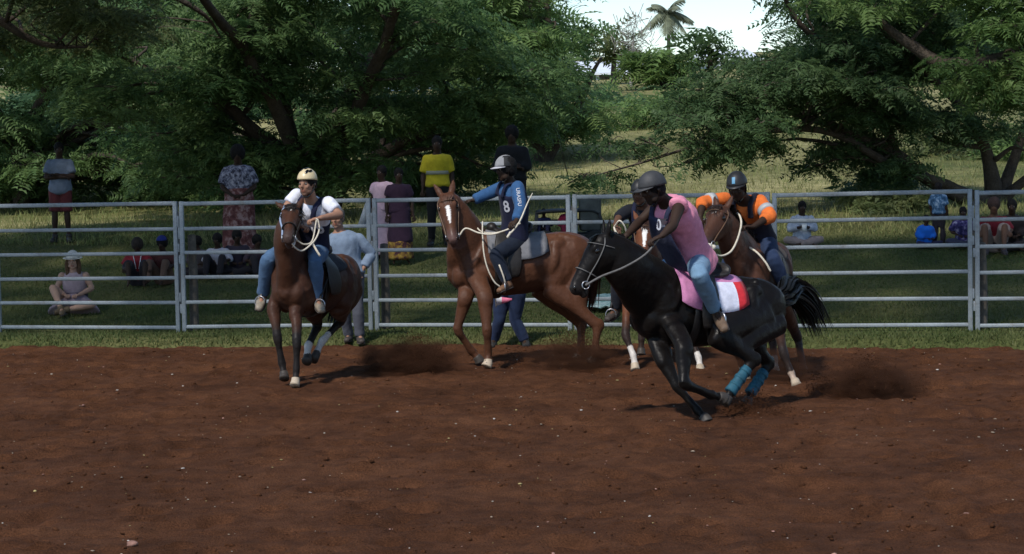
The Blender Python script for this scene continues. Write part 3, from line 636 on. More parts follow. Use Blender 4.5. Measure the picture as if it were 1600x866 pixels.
# bare twiggy tree by the brownish dome
b = ground_at(990, 112); g = G(); th = Thing('bare_tree', 'thin nearly bare tree against the sky left of the palm', 'tree', b)
t_ = W(990, 52, 112); g.loft([b, (b + t_) / 2, t_], [.1, .06, .02], n=6, cap=.2, up=(0, 1, 0))
rg = np.random.default_rng(5); tw = G()
for i in range(46):
    a = b + (t_ - b) * rg.uniform(.55, 1); e = a + [rg.normal(0, .6), rg.normal(0, .6), rg.uniform(.2, 1.1)]; tw.loft([a, (a + e) / 2 + rg.normal(0, .15, 3), e], [.012, .009, .005], n=4, k=2, cap=.1, up=(0, 1, 0))
    for q in range(2): tw.loft([e, e + rg.normal(0, .35, 3) + [0, 0, .3]], [.006, .022], n=4, k=1, cap=.4, up=(0, 1, 0))
M_BARE = mat('grey_bark', (.30, .28, .25), .95); th.part('trunk', g, M_BARE); th.part('crown', tw, M_BARE)
# coconut palm
b = ground_at(1043, 118); top = W(1043, 19, 118); th = Thing('palm_tree', 'tall coconut palm against the pale sky on the hill', 'palm', b); g = G()
g.loft([b, b * .5 + top * .5 + [.15, 0, 0], top], [.15, .11, .09], n=8, cap=.2, up=(0, 1, 0)); th.part('trunk', g, mat('palm_bark', (.22, .19, .16), .9, noise=(6, .3)))
rg = np.random.default_rng(12); fr = mat('palm_leaf', (.22, .245, .16), .45, .4, noise=(3, .35), translucent=.3)
for i in range(17):
    a = 6.283 * i / 17 + rg.normal(0, .15); el = rg.uniform(-.35, 1.25) if i % 3 else rg.uniform(-.6, .2); L = rg.uniform(1.25, 1.7); d = np.array([math.cos(a), math.sin(a), 0]); P = []
    for t in np.linspace(0, 1, 9): P.append(top + d * L * (t * math.cos(el) + .12 * t * t) + np.array([0, 0, L * (t * math.sin(el) - (.75 - .2 * el) * t * t * .8)]))
    P = np.array(P); g = G(); g.loft(P[::2], [.05, .04, .03, .02, .01], n=4, k=2, cap=.1, up=(0.1, .1, 1)); sd = np.cross(d, [0, 0, 1])
    Q = crom(P, 5)[2:]; Vq, Fq = [], []
    for j, p in enumerate(Q):
        f = j / len(Q); ll = .6 * math.sin(math.pi * min(.95, f * .82 + .15)) + .08; t_ = nz(Q[min(j + 1, len(Q) - 1)] - Q[max(j - 1, 0)])
        for s in (-1, 1):
            e = p + sd * s * ll * .75 + t_ * ll * .45 + np.array([0, 0, -ll * rg.uniform(.35, .75)]); w = t_ * .05; k = len(Vq); Vq += [p - w, p + w, e]; Fq.append([k, k + 1, k + 2])
    g.add(np.array(Vq), Fq); th.part('frond', g, fr, smooth=False)
# ------------------------------------------------------------------ horses
def lerp(a, b, t): return a + (b - a) * t
def seg_dist(V, a, b):
    d = b - a; t = np.clip(((V - a) @ d) / (d @ d + 1e-9), 0, 1); return np.linalg.norm(V - (a + t[:, None] * d), axis=1), t
M_COAT = {}
def coat_mat(key, rough, spec):
    if key not in M_COAT: M_COAT[key] = mat('coat', attr=True, rough=rough + .12, spec=spec * .5, noise=(5, .16), noise2=(45, .14), bump=(28, .35, .014), sheen=0.02, rvar=.14)
    return M_COAT[key]
M_EYE = mat('eye', (0.008, 0.006, 0.005), 0.08, .6); M_HOOFD = mat('hoof_dark', (0.05, 0.042, 0.036), .55, noise=(20, .3)); M_HOOFP = mat('hoof_pale', (0.42, 0.34, 0.25), .55, noise=(20, .25))
M_LEATHER = mat('dark_leather', (0.018, 0.015, 0.013), .5, .4, noise=(18, .3), bump=(50, .3, .006)); M_BROWNL = mat('brown_leather', (0.09, 0.045, 0.022), .5, .4, noise=(18, .3), bump=(50, .3, .006))
M_GREYL = mat('worn_strap', (0.11, 0.105, 0.1), .55, .4, noise=(18, .3)); M_ROPE = mat('cream_rope', (0.62, 0.56, 0.45), .85, .1, noise=(60, .2), bump=(120, .8, .006)); M_STEEL = mat('bright_steel', (0.38, 0.38, 0.4), .35, .5, metal=.9)
M_WHITE = mat('white_strap', (0.7, 0.7, 0.72), .8, noise=(20, .1))
class Horse:
    def __init__(s, name, label, center, fwd, lift=0.0, pitch_up=0.0, lean=0.0, k=1.0, voxel=0.0145):
        f = np.array([fwd[0], fwd[1], 0.0]); f = nz(f); f = nz(f + [0, 0, pitch_up]); l = nz(np.cross([0, 0, 1], f)); u = np.cross(f, l)
        l, u = l * math.cos(lean) + u * math.sin(lean), u * math.cos(lean) - l * math.sin(lean)
        s.F, s.L, s.U, s.O, s.k = f, l, u, np.array([center[0], center[1], lift]) , k
        s.th = Thing(name, label, 'horse', (center[0], center[1], 0.0)); s.g = G(); s.voxel = voxel; s.legs = []; s.colour_rules = []
    def p(s, x, y, z):
        """Horse-frame point: x forward, y to its left, z up from the ground under a square stance."""
        return s.O + s.k * (s.F * x + s.L * y + s.U * (z - 1.05)) + np.array([0, 0, 1.05 * s.k])
    def torso(s, bend=0.0):
        k, g = s.k, s.g; S = [(.68, 1.0, .09, .12), (.58, 1.0, .175, .235), (.44, 1.045, .205, .305), (.24, 1.045, .23, .325), (0, 1.035, .262, .305), (-.25, 1.055, .27, .285), (-.45, 1.10, .25, .262), (-.62, 1.13, .225, .24), (-.76, 1.12, .17, .19), (-.83, 1.1, .09, .11)]
        g.loft([s.p(x, bend * (x * x), z) for x, z, _, _ in S], [a * k for *_, a, _ in S], [b * k for *_, b in S], up=s.U, n=22, k=3, cap=.5)
        ax = [s.F, s.L, s.U]
        g.ell(s.p(.30, 0, 1.315), (.24 * k, .06 * k, .085 * k), ax); g.ell(s.p(-.50, 0, 1.30), (.26 * k, .13 * k, .085 * k), ax)
        g.ell(s.p(.60, 0, .93), (.09 * k, .13 * k, .12 * k), ax)
        for y in (-1, 1):
            g.ell(s.p(.37, .185 * y, .95), (.13 * k, .055 * k, .12 * k), ax); g.loft([s.p(.33, .125 * y, 1.30), s.p(.44, .205 * y, 1.12), s.p(.55, .17 * y, .97)], [.03 * k, .035 * k, .045 * k], n=10)
            g.loft([s.p(-.40, .19 * y, 1.25), s.p(-.38, .235 * y, 1.08), s.p(-.33, .20 * y, .90)], [.05 * k, .06 * k, .05 * k], n=10); g.loft([s.p(-.46, .10 * y, 1.33), s.p(-.66, .13 * y, 1.26), s.p(-.80, .09 * y, 1.10), s.p(-.78, .10 * y, .95)], [.06 * k, .075 * k, .06 * k, .06 * k], n=10)
            a2 = [nz(s.F + .35 * s.U), s.L, nz(s.U - .35 * s.F)]
            g.ell(s.p(.47, .135 * y, 1.03), (.145 * k, .095 * k, .29 * k), [nz(s.F - .3 * s.U), s.L, nz(s.U + .3 * s.F)])
            g.ell(s.p(.60, .10 * y, .96), (.085 * k, .085 * k, .13 * k), ax); g.ell(s.p(-.60, .115 * y, 1.08), (.225 * k, .135 * k, .27 * k), a2)
            g.ell(s.p(-.42, .17 * y, 1.26), (.10 * k, .06 * k, .07 * k), ax); g.ell(s.p(.27, .10 * y, 1.22), (.13 * k, .08 * k, .17 * k), ax)
    def fore(s, side, knee, fet, toe, elbow=None, hoof_dir=None, hoof='dark', sock=0.0, black=True, boot=None):
        k, g = s.k, s.g; sh = s.p(.46, .15 * side, 1.0); el = s.p(.36, .165 * side, .80) if elbow is None else np.array(elbow); knee, fet, toe = map(np.array, (knee, fet, toe))
        ax = nz(knee - el); fd = s.F - s.F.dot(ax) * ax
        g.loft([sh, el, lerp(el, knee, .35), lerp(el, knee, .78), knee], np.array([.070, .068, .056, .044, .047]) * k, np.array([.11, .088, .070, .050, .053]) * k, up=s.F, n=14, k=4, cap=.4)
        c = lerp(knee, fet, .5); g.loft([lerp(knee, el, .05), lerp(knee, fet, .14), lerp(knee, fet, .35), c, lerp(knee, fet, .82), fet], np.array([.047, .045, .034, .031, .035, .042]) * k, np.array([.055, .049, .040, .038, .041, .050]) * k, up=s.F, n=12, k=3, cap=.3)
        d = nz(toe - fet); hc = lerp(fet, toe, .62)
        g.loft([fet, lerp(fet, toe, .35), hc], np.array([.036, .032, .044]) * k, np.array([.042, .034, .046]) * k, up=s.F, n=12, k=3, cap=.2)
        s.legs.append(dict(up=knee, knee=knee, fet=fet, toe=toe, hc=hc, sock=sock, black=black, hoof=hoof, el=el, hind=False)); s._hoof(hc, toe, hoof_dir, hoof)
        if boot is not None: s._boot(knee, fet, boot)
    def hind(s, side, stifle, hock, fet, toe, hoof_dir=None, hoof='dark', sock=0.0, black=True, boot=None):
        k, g = s.k, s.g; hip = s.p(-.52, .13 * side, 1.14); stifle, hock, fet, toe = map(np.array, (stifle, hock, fet, toe)); bt = s.p(-.72, .13 * side, 1.02)
        g.loft([hip, lerp(hip, stifle, .55), stifle], np.array([.12, .125, .095]) * k, np.array([.24, .20, .125]) * k, up=s.F, n=16, k=4, cap=.5)
        g.loft([bt, lerp(bt, lerp(stifle, hock, .4), .55), lerp(stifle, hock, .62)], np.array([.11, .105, .055]) * k, np.array([.16, .15, .08]) * k, up=s.F, n=14, k=4, cap=.5)
        g.loft([stifle, lerp(stifle, hock, .3), lerp(stifle, hock, .7), hock], np.array([.096, .087, .057, .048]) * k, np.array([.135, .115, .070, .062]) * k, up=s.F, n=14, k=4, cap=.45)
        b = nz(nz(stifle - hock) + nz(fet - hock)) * -1; g.ell(hock + b * .022 * k, (.036 * k, .05 * k, .07 * k), [s.L, b, np.cross(s.L, b)])
        g.loft([hock, lerp(hock, fet, .15), lerp(hock, fet, .4), lerp(hock, fet, .82), fet], np.array([.046, .044, .035, .036, .043]) * k, np.array([.059, .054, .043, .043, .051]) * k, up=s.F, n=12, k=3, cap=.3)
        hc = lerp(fet, toe, .62); g.loft([fet, lerp(fet, toe, .35), hc], np.array([.037, .033, .044]) * k, np.array([.043, .035, .046]) * k, up=s.F, n=12, k=3, cap=.2)
        s.legs.append(dict(up=hock, knee=hock, fet=fet, toe=toe, hc=hc, sock=sock, black=black, hoof=hoof, el=stifle, hind=True)); s._hoof(hc, toe, hoof_dir, hoof)
        if boot is not None: s._boot(hock, fet, boot)
    def _hoof(s, hc, toe, hd, kind):
        k = s.k; t = nz(toe - hc); fd = s.F if hd is None else nz(hd); fd = nz(fd - fd.dot(t) * t * .7); g = G()
        g.loft([hc - t * .02 * k, lerp(hc, toe, .35), toe + fd * .012 * k], np.array([.041, .047, .052]) * k, np.array([.043, .050, .058]) * k, up=fd, n=14, k=3, cap=.15, flat_end=True)
        s.th.part('hoof', g, M_HOOFP if kind == 'pale' else M_HOOFD)
    def _boot(s, a, b, m):
        g = G(); g.loft([lerp(a, b, .28), lerp(a, b, .55), lerp(a, b, .86), lerp(a, b, 1.06)], np.array([.042, .044, .047, .055]) * s.k, np.array([.05, .05, .054, .06]) * s.k, up=s.F, n=14, k=3, cap=.12); s.th.part('leg_boot', g, m)
        for t in (.4, .62, .84):
            g = G(); q = lerp(np.array(a), np.array(b), t); d = nz(np.array(b) - a); g.loft([q - d * .012, q + d * .012], .052 * s.k, .058 * s.k, up=s.F, n=14, k=1, cap=.1); s.th.part('boot_strap', g, m)
    def head(s, poll, muzzle, brow, neck_base=(.42, 0, 1.14), mid=None, ears=((.35, .9), (.35, .9)), jaw_open=0.0):
        """brow: rough direction the forehead looks. ears: (sideways, up) per ear, left then right."""
        k, g = s.k, s.g; poll, muz = np.array(poll), np.array(muzzle); d = nz(muz - poll); n = np.array(brow, float); n = nz(n - n.dot(d) * d); w = np.cross(n, d); H = np.linalg.norm(muz - poll); s.hd, s.hn, s.hw, s.hH, s.poll, s.muz = d, n, w, H, poll, muz
        S = [(.02, .062, .075, .0), (.16, .088, .115, .012), (.30, .092, .128, .015), (.46, .074, .112, .012), (.62, .058, .088, .006), (.78, .050, .072, .004), (.92, .052, .066, .006), (1.0, .042, .048, .0)]
        g.loft([poll + d * H * t - n * (hh - .045 + 0) * k for t, hw, hh, o in S], [hw * k * 1.1 for t, hw, hh, o in S], [hh * k * 1.08 for t, hw, hh, o in S], up=n, n=18, k=3, cap=.45)
        P = lambda t, y, z: poll + d * H * t + w * y * k + n * z * k; s.HP = P; s.eyes = []
        g.ell(P(.95, 0, -.105), (.05 * k, .035 * k, .028 * k), [d, w, n])                                   # chin
        for y in (-1, 1):
            g.ell(P(.27, .062 * y, -.115), (.10 * k, .032 * k, .085 * k), [d, w, n])                        # cheek
            g.ell(P(.235, .072 * y, .012), (.045 * k, .026 * k, .024 * k), [d, w, n])                       # brow ridge
            g.ell(P(.5, .048 * y, -.035), (.16 * k, .016 * k, .016 * k), [d, w, n])                         # facial crest
            g.ell(P(.93, .037 * y, .008), (.036 * k, .016 * k, .022 * k), [d, w, n])                        # nostril rim
            ge = G(); ge.ell(P(.275, .094 * y, -.018), (.026 * k, .014 * k, .021 * k), [d, w, n], n=12, m=8); s.th.part('eye', ge, M_EYE)
            gn = G(); gn.ell(P(.955, .052 * y, .012), (.020 * k, .008 * k, .013 * k), [nz(d - .4 * n), w, n], n=10, m=6); s.th.part('nostril', gn, M_EYE)
        up = nz(-d + n * .25); s.ear_parts = []
        for y, (sx, sz), nm in ((1, ears[0], 'l'), (-1, ears[1], 'r')):
            b = P(-.01, .050 * y, -.055); e = nz(w * y * sx + up * sz + n * .1); fr = nz(n + w * y * .3)
            ge = G(); ge.loft([b - e * .02, b + e * .04 * k, b + e * .09 * k, b + e * .135 * k, b + e * .17 * k], np.array([.026, .036, .035, .022, .006]) * k, np.array([.022, .018, .014, .010, .005]) * k, up=fr, n=10, k=3, cap=.3); s.ear_parts.append(ge)
            g.loft([b - e * .03, b + e * .05 * k], [.03 * k, .03 * k], [.024 * k, .018 * k], up=fr, n=8, k=2)
        nb = s.p(*neck_base); th = P(.10, 0, -.07) ; m1 = (nb * .5 + th * .5 + s.U * .02 if mid is None else np.array(mid)); nu = -(nz(muz - poll)); crest = nz(np.cross(w, nz(th - nb)));
        crest = crest if crest.dot(s.U) - crest.dot(d) * .5 > 0 else -crest
        s.neck = [s.p(neck_base[0] - .12, neck_base[1], neck_base[2] - .05), nb, m1, lerp(m1, th, .6), th]; up0 = nz(s.U - s.F * .5 + crest * .3)
        g.loft(s.neck, np.array([.17, .165, .125, .100, .085]) * k, np.array([.27, .285, .225, .180, .135]) * k, up=up0, n=18, k=4, cap=.4); s.nup = up0
        tt = nz(th - nb); un = -nz(up0 - up0.dot(tt) * tt); g.loft([s.p(.60, 0, 1.0), lerp(s.p(.58, 0, 1.04), m1, .55) + un * .10 * k, m1 + un * .13 * k, lerp(m1, th, .6) + un * .09 * k], np.array([.12, .095, .07, .06]) * k, np.array([.11, .10, .085, .07]) * k, up=up0, n=14, k=4, cap=.4)
        g.loft([s.p(neck_base[0] + .08, neck_base[1], neck_base[2] - .12), lerp(nb, m1, .6) - up0 * .08], [.12 * k, .08 * k], [.12 * k, .08 * k], up=up0)
    def mane(s, color, side=1, length=.16, seed=1, forelock=True):
        rg = np.random.default_rng(seed); C = crom(np.array(s.neck[1:]), 24); V, F = [], []; k = s.k; hh = np.interp(np.linspace(0, 1, len(C)), [0, .33, .7, 1], [.27, .215, .172, .122]) * k
        lat = s.hw if s.hw.dot(s.L) > 0 else -s.hw
        for i, c in enumerate(C):
            t = nz(C[min(i + 1, len(C) - 1)] - C[max(i - 1, 0)]); u = nz(s.nup - s.nup.dot(t) * t); l = np.cross(u, t); l = l if l.dot(s.L) > 0 else -l
            for q in range(7):
                b = c + u * (hh[i] + .004) + t * rg.normal(0, .015) + l * rg.normal(0, .012); L_ = length * rg.uniform(.6, 1.25) * k; sd = l * side * rg.uniform(.3, 1.0) + np.array([0, 0, 1]) * rg.uniform(0, .45)
                m_ = b + sd * L_ * .45 - t * .02; e = m_ + (l * side * .35 + np.array([0, 0, -.9])) * L_ * .75 + rg.normal(0, .018, 3); wv = t * .012 * k; j = len(V)
                V += [b - wv - u * .02, b + wv - u * .02, m_ - wv, m_ + wv, e]; F += [[j, j + 1, j + 3, j + 2], [j + 2, j + 3, j + 4]]
        if forelock:
            for q in range(40):
                b = s.HP(.0, rg.normal(0, .022), .02); m_ = b + s.hn * rg.uniform(.015, .045) + s.hd * .06 + s.hw * rg.normal(0, .02); e = s.HP(rg.uniform(.18, .38), rg.normal(0, .04), .05); wv = s.hw * .007; j = len(V)
                V += [b - wv, b + wv, m_ - wv, m_ + wv, e]; F += [[j, j + 1, j + 3, j + 2], [j + 2, j + 3, j + 4]]
        s.th.part('mane', (np.array(V), F), mat('mane_hair', color, .5, .3, noise=(30, .3)), kind='stuff')
    def tail(s, pts, color, spread=.09, seed=2, n=170):
        rg = np.random.default_rng(seed); P = crom(np.array([np.array(p) for p in pts]), 4); V, F = [], []; g = G(); m = len(P); g.loft(P[:max(3, m // 2)], list(np.linspace(.042, .02, max(3, m // 2))), n=8, k=1, cap=.4, up=s.L)
        for q in range(n):
            o = rg.normal(0, 1, 3); o /= np.linalg.norm(o); o *= rg.random() ** .5; lag = rg.uniform(.78, 1.04); row = []; ph = rg.uniform(0, 6)
            for i in range(m):
                f = i / (m - 1); j = f * lag * (m - 1); a = P[min(int(j), m - 1)]; b = P[min(int(j) + 1, m - 1)]; c = lerp(a, b, j - int(j)); w_ = spread * (.22 + 1.25 * f ** .8 * (1 - .35 * f))
                row.append(c + o * w_ + np.array([0, 0, .012 * math.sin(6 * f + ph)]))
            row = np.array(row); sd = rg.normal(0, 1, 3); 
            for i in range(m):
                t = nz(row[min(i + 1, m - 1)] - row[max(i - 1, 0)]); w_ = nz(np.cross(t, sd)) * (.013 * (1 - (i / (m - 1)) ** 2 * .9)); V += [row[i] - w_, row[i] + w_]
            b = len(V) - 2 * m
            for i in range(m - 1): F.append([b + 2 * i, b + 2 * i + 1, b + 2 * i + 3, b + 2 * i + 2])
        VV, FF = g.arrays(); n0 = len(VV); s.th.part('tail', (np.vstack([VV, np.array(V)]), FF + [[i + n0 for i in f] for f in F]), mat('tail_hair', color, .5, .3, noise=(30, .3)), kind='stuff')
    def finish(s, base, dark, points=None, blaze=None, belly=None, muzzle=None, rough=.45, spec=.4, key='bay', sockc=(.55, .5, .45), star=None, lighten=None):
        """Coat colours: base coat, darker shading colour of the breed (points), white marks."""
        base, dark = np.array(base), np.array(dark); pts = np.array(points if points is not None else dark); legs, hd = s.legs, s
        for ge in s.ear_parts:
            V, F = ge.arrays(); s.g.add(V, F)
        def post(V, N):
            V = V + N * (.007 * fbm(V * 5, 3, 7) + .004 * (1 - 2 * np.abs(fbm(V * [9, 9, 5], 2, 17))))[:, None]                                # soft muscle relief
            n = fbm(V * 2.3, 3, 9)[:, None] * .5 + .5; C = base * (1 - n) + (base * .62 + dark * .38) * n
            lq = (V - s.O) @ np.stack([s.F, s.L, s.U], 1) / s.k; V = V + N * (.0035 * np.sin(lq[:, 0] * 88 + lq[:, 2] * 12) * np.exp(-((lq[:, 0] + .08) / .2) ** 2) * np.exp(-(lq[:, 2] / .16) ** 2))[:, None]
            loc = (V - s.O) @ np.stack([s.F, s.L, s.U], 1) / s.k
            if belly is not None:
                b = np.clip((-.16 - loc[:, 2]) / .18, 0, 1)[:, None] * (np.abs(loc[:, 0]) < .6)[:, None]; C = C * (1 - b) + np.array(belly) * b
            for l in legs:
                if l['black']:
                    d, t = seg_dist(V, l['el'], l['knee']); b = (np.clip((t - .45) / .45, 0, 1) * (d < .13))[:, None]; C = C * (1 - b) + pts * b
                d, t = seg_dist(V, l['knee'], l['fet']); d2, t2 = seg_dist(V, l['fet'], l['toe']); near = (np.minimum(d, d2) < .075)
                if l['black']: C[near] = pts
                if l['sock'] > 0: C[near & ((d2 < d) & (t2 > 0) | (t > 1 - l['sock'])) & (np.minimum(d, d2) < .072)] = np.array(sockc)
            q = V - s.poll; td = q @ s.hd / s.hH; ty = q @ s.hw / s.k; tn = q @ s.hn / s.k; onhead = (td > -.1) & (td < 1.12) & (np.abs(ty) < .13) & (tn > -.3) & (tn < .1)
            if muzzle is not None:
                b = (np.clip((td - .72) / .2, 0, 1) * onhead)[:, None]; C = C * (1 - b) + np.array(muzzle) * b
            if blaze is not None:
                t0, t1, w0, w1 = blaze; wj = np.interp(td, [t0, t0 + .12, t1], [w0, w0, w1]) * (1 + .25 * fbm(V * 30, 2, 3)); C[onhead & (td > t0) & (td < t1) & (np.abs(ty) < wj) & (tn > -.04)] = (.75, .72, .68)
            if star is not None: C[onhead & (((td - star[0]) * s.hH / .035) ** 2 + (ty / star[1]) ** 2 < 1) & (tn > -.03)] = (.75, .72, .68)
            return V, np.clip(C, 0, 1)
        s.body = s.th.skin('body', s.g, coat_mat(key, rough, spec), s.voxel, 6, post=post)
    # -- tack
    def bridle(s, m, noseband=True, bit=True, brow=True):
        k = s.k; P = s.HP
        def band(t, dt, rad=.009, hw=None, lo=-.2):
            w_, hh = np.interp(t, [.02, .16, .3, .46, .62, .78, .92], [.062, .088, .094, .076, .060, .052, .054]), np.interp(t, [.02, .16, .3, .46, .62, .78, .92], [.075, .115, .128, .112, .088, .072, .066])
            c = s.poll + s.hd * s.hH * t - s.hn * (hh - .045) * k; th = np.linspace(0, 2 * np.pi, 19); g = G()
            g.loft([c + s.hw * math.cos(a) * (w_ * 1.1 + .007) * k + s.hn * math.sin(a) * (hh * 1.08 + .007) * k + s.hd * dt * math.sin(a) for a in th], rad, rad * .55, up=s.hd, n=6, k=1, cap=.1); return g
        if brow: s.th.part('browband', band(.14, .03), m)
        if noseband: s.th.part('noseband', band(.64, .0, .010), m)
        for y in (-1, 1):
            g = G(); g.loft([P(.0, .055 * y, -.03), P(.15, .106 * y, -.05), P(.4, .095 * y, -.06), P(.64, .074 * y, -.055), P(.84, .062 * y, -.06)], .008, .005, up=s.hn, n=6, k=3, cap=.2); s.th.part('cheek_strap', g, m)
            if bit:
                c = P(.84, .068 * y, -.062); th = np.linspace(0, 2 * np.pi, 15); g = G(); g.loft([c + .032 * (math.cos(a) * s.hd + math.sin(a) * s.hn) for a in th], .0055, n=6, k=1, cap=.1, up=s.hw); s.th.part('bit_ring', g, M_STEEL)
    def rope(s, pts, m, r=.010, name='rein', k=6):
        g = G(); g.loft(pts, r, n=7, k=k, cap=.3, up=(.2, .3, 1)); return s.th.part(name, g, m)
    def saddle(s, m, pad, x=.06, pad_len=.34, pad_drop=.34, stripes=None, flap=1.0, horn=False, ahead=.26):
        """Pad lying over the back, seat, flaps and girth."""
        k = s.k; V, F, Mi = [], [], []; nx, na = 13, 21; xs = np.linspace(x - pad_len, x + ahead, nx)
        for i, xx in enumerate(xs):
            zc = np.interp(xx, [-.45, -.25, 0, .24, .44], [1.10, 1.055, 1.035, 1.045, 1.045]); hw = np.interp(xx, [-.45, -.25, 0, .24, .44], [.262, .28, .272, .245, .225]); hh = np.interp(xx, [-.45, -.25, 0, .24, .44], [.275, .30, .318, .345, .345])
            ext = 1.0 - .13 * abs((i / (nx - 1)) * 2 - 1) ** 3
            for j in range(na):
                a = math.pi / 2 + (j / (na - 1) * 2 - 1) * (pad_drop / .3 * 1.02) * ext; V.append(s.p(xx, math.cos(a) * (hw + .022), zc + math.sin(a) * (hh + .022)))
        for i in range(nx - 1):
            for j in range(na - 1):
                F.append([i * na + j, i * na + j + 1, (i + 1) * na + j + 1, (i + 1) * na + j]); f = i / (nx - 1); mi = 0
                if stripes: mi = stripes(f, abs(j / (na - 1) * 2 - 1))
                Mi.append(mi)
        V = np.array(V); n = len(V); c = np.array(s.p(x, 0, .8)); V2 = V + np.array([nz(v - c) for v in V]) * .016; F2 = F + [[q + n for q in f[::-1]] for f in F]; rim = []
        for i in range(nx - 1): rim += [[i * na, (i + 1) * na, (i + 1) * na + n, i * na + n], [i * na + na - 1, i * na + na - 1 + n, (i + 1) * na + na - 1 + n, (i + 1) * na + na - 1]]
        for j in range(na - 1): e = (nx - 1) * na; rim += [[j, j + n, j + 1 + n, j + 1], [e + j, e + j + 1, e + j + 1 + n, e + j + n]]
        g = G(); g.add(np.vstack([V, V2]), F2 + rim); g.m = Mi + Mi + [0] * len(rim); s.th.part('saddle_pad', g, pad)
        g = G(); ax = [s.F, s.L, s.U]
        g.loft([s.p(x - .22, 0, 1.43), s.p(x - .17, 0, 1.40), s.p(x - .02, 0, 1.375), s.p(x + .12, 0, 1.40), s.p(x + .2, 0, 1.45)], np.array([.14, .17, .12, .10, .07]) * k, np.array([.03, .04, .04, .045, .03]) * k, up=s.U, n=14, k=4, cap=.5)
        g.ell(s.p(x - .21, 0, 1.44), (.045 * k, .15 * k, .06 * k), ax); g.ell(s.p(x + .19, 0, 1.45), (.06 * k, .085 * k, .055 * k), ax)
        if horn: g.loft([s.p(x + .2, 0, 1.45), s.p(x + .23, 0, 1.55)], [.03, .035], n=8)
        s.th.skin('saddle', g, m, .012, 3)
        for y in (-1, 1):
            g = G(); g.loft([s.p(x + .03, .14 * y, 1.39), s.p(x + .06, .26 * y, 1.24), s.p(x + .07, .305 * y, 1.06), s.p(x + .06, .30 * y, .93)], np.array([.13, .145, .15, .11]) * k * flap, .012, up=s.L, n=14, k=4, cap=.4)
            s.th.part('saddle_flap', g, m)
        g = G(); th = np.linspace(-.25, math.pi + .25, 17); g.loft([s.p(x + .16, math.cos(a) * .262, 1.04 - math.sin(a) * .338) for a in th], .045, .008, up=s.F, n=8, k=1, cap=.2)
        g2 = G(); g2.loft([s.p(x + .16, math.cos(a) * .262, 1.04 - math.sin(a) * .338) for a in th], .008, .045, up=s.F, n=8, k=1, cap=.2); s.th.part('girth', g2, m)
    def stirrup(s, foot, top, m=None, side=1):
        foot, top = np.array(foot), np.array(top); g = G(); g.loft([top, lerp(top, foot + [0, 0, .12], .5), foot + [0, 0, .11]], .014, .004, up=s.F, n=6, k=3, cap=.1); s.th.part('stirrup_strap', g, m or M_LEATHER)
        g = G(); lat = s.L; th = np.linspace(-.5 * math.pi, 1.5 * math.pi, 17); g.loft([foot + lat * .056 * math.cos(a) + np.array([0, 0, .045 + .062 * math.sin(a)]) for a in th], .0065, .010, up=s.F, n=6, k=1, cap=.1); s.th.part('stirrup', g, M_STEEL)

# ---- dark bay horse facing the camera (left)
h1 = Horse('horse', 'dark bay horse cantering towards us with white hind fetlocks, ridden in white shirt', (-2.05, 21.12), (-.36, -.93), lift=-.03, pitch_up=.07, lean=.05, k=.96)
h1.torso(); Yf = 20.45
h1.fore(-1, W(433, 526, Yf + .04), W(441, 570, Yf + .05), W(445, 592, Yf - .02), hoof='dark', elbow=W(428, 482, Yf + .18)); h1.fore(1, W(464, 532, Yf - .03), W(463, 578, Yf - .06), W(461, 603, Yf - .12), hoof='pale', elbow=W(463, 487, Yf + .12))
h1.hind(1, h1.p(-.28, .17, .80), W(534, 500, 21.75), W(502, 535, 21.35), W(490, 563, 21.2), sock=.35, hoof='dark'); h1.hind(-1, h1.p(-.25, -.15, .80), W(497, 508, 21.6), W(481, 542, 21.2), W(480, 566, 21.05), sock=.12, hoof='dark')
h1.head(W(455, 321, 20.26), W(450, 374, 19.84), (0, -.85, .55), mid=W(447, 372, 20.5), ears=((.45, .9), (.75, .5)))
h1.mane((.012, .009, .008), side=1, seed=3); h1.tail([h1.p(-.80, 0, 1.22), h1.p(-.87, -.06, 1.08), h1.p(-.84, -.12, .85), h1.p(-.74, -.14, .62)], (.012, .01, .009))
h1.finish((.062, .024, .012), (.022, .010, .007), (.012, .009, .008), star=(.2, .028), muzzle=(.05, .03, .025), key='bay1', rough=.42)
M_PADG = cloth((.16, .16, .17))
h1.saddle(M_LEATHER, [cloth((.022, .024, .03))], x=.02)
h1.bridle(M_LEATHER, noseband=True)

# ---- chestnut horse seen from its left side (middle)
h2 = Horse('horse', 'chestnut horse with white blaze and grey saddle pad, ridden in blue shirt', (0.03, 22.3), (-.985, -.17), lift=.0, k=1.03)
h2.torso()
h2.fore(1, W(761, 517, 21.72), W(763, 553, 21.78), W(762, 573, 21.72), hoof='pale', black=False, elbow=W(757, 462, 21.8)); h2.fore(-1, W(714, 515, 22.02), W(738, 550, 22.12), W(751, 565, 22.12), black=False, elbow=W(728, 462, 22.05), hoof_dir=(.3, 0, -1))
h2.hind(1, h2.p(-.36, .17, .82), W(934, 508, 22.15), W(930, 548, 22.12), W(922, 568, 22.1), black=False); h2.hind(-1, h2.p(-.30, -.16, .80), W(908, 506, 22.6), W(908, 545, 22.55), W(899, 563, 22.55), black=False)
h2.head(W(697, 303, 21.95), W(708, 378, 21.66), (-.05, -.93, .36), neck_base=(.42, 0, 1.16), mid=W(724, 362, 22.1), ears=((.30, .95), (.42, .95)))
h2.mane((.07, .025, .012), side=-1, seed=4, length=.12); h2.tail([h2.p(-.82, 0, 1.22), h2.p(-.88, -.05, 1.1), h2.p(-.86, -.08, .85), h2.p(-.82, -.08, .55)], (.07, .026, .012))
h2.finish((.092, .036, .0175), (.040, .017, .010), muzzle=(.11, .06, .05), blaze=(.30, .66, .022, .008), key='chestnut', rough=.4)
h2.saddle(M_LEATHER, [M_PADG], x=.05, pad_len=.36, pad_drop=.40); h2.bridle(M_BROWNL, noseband=False)

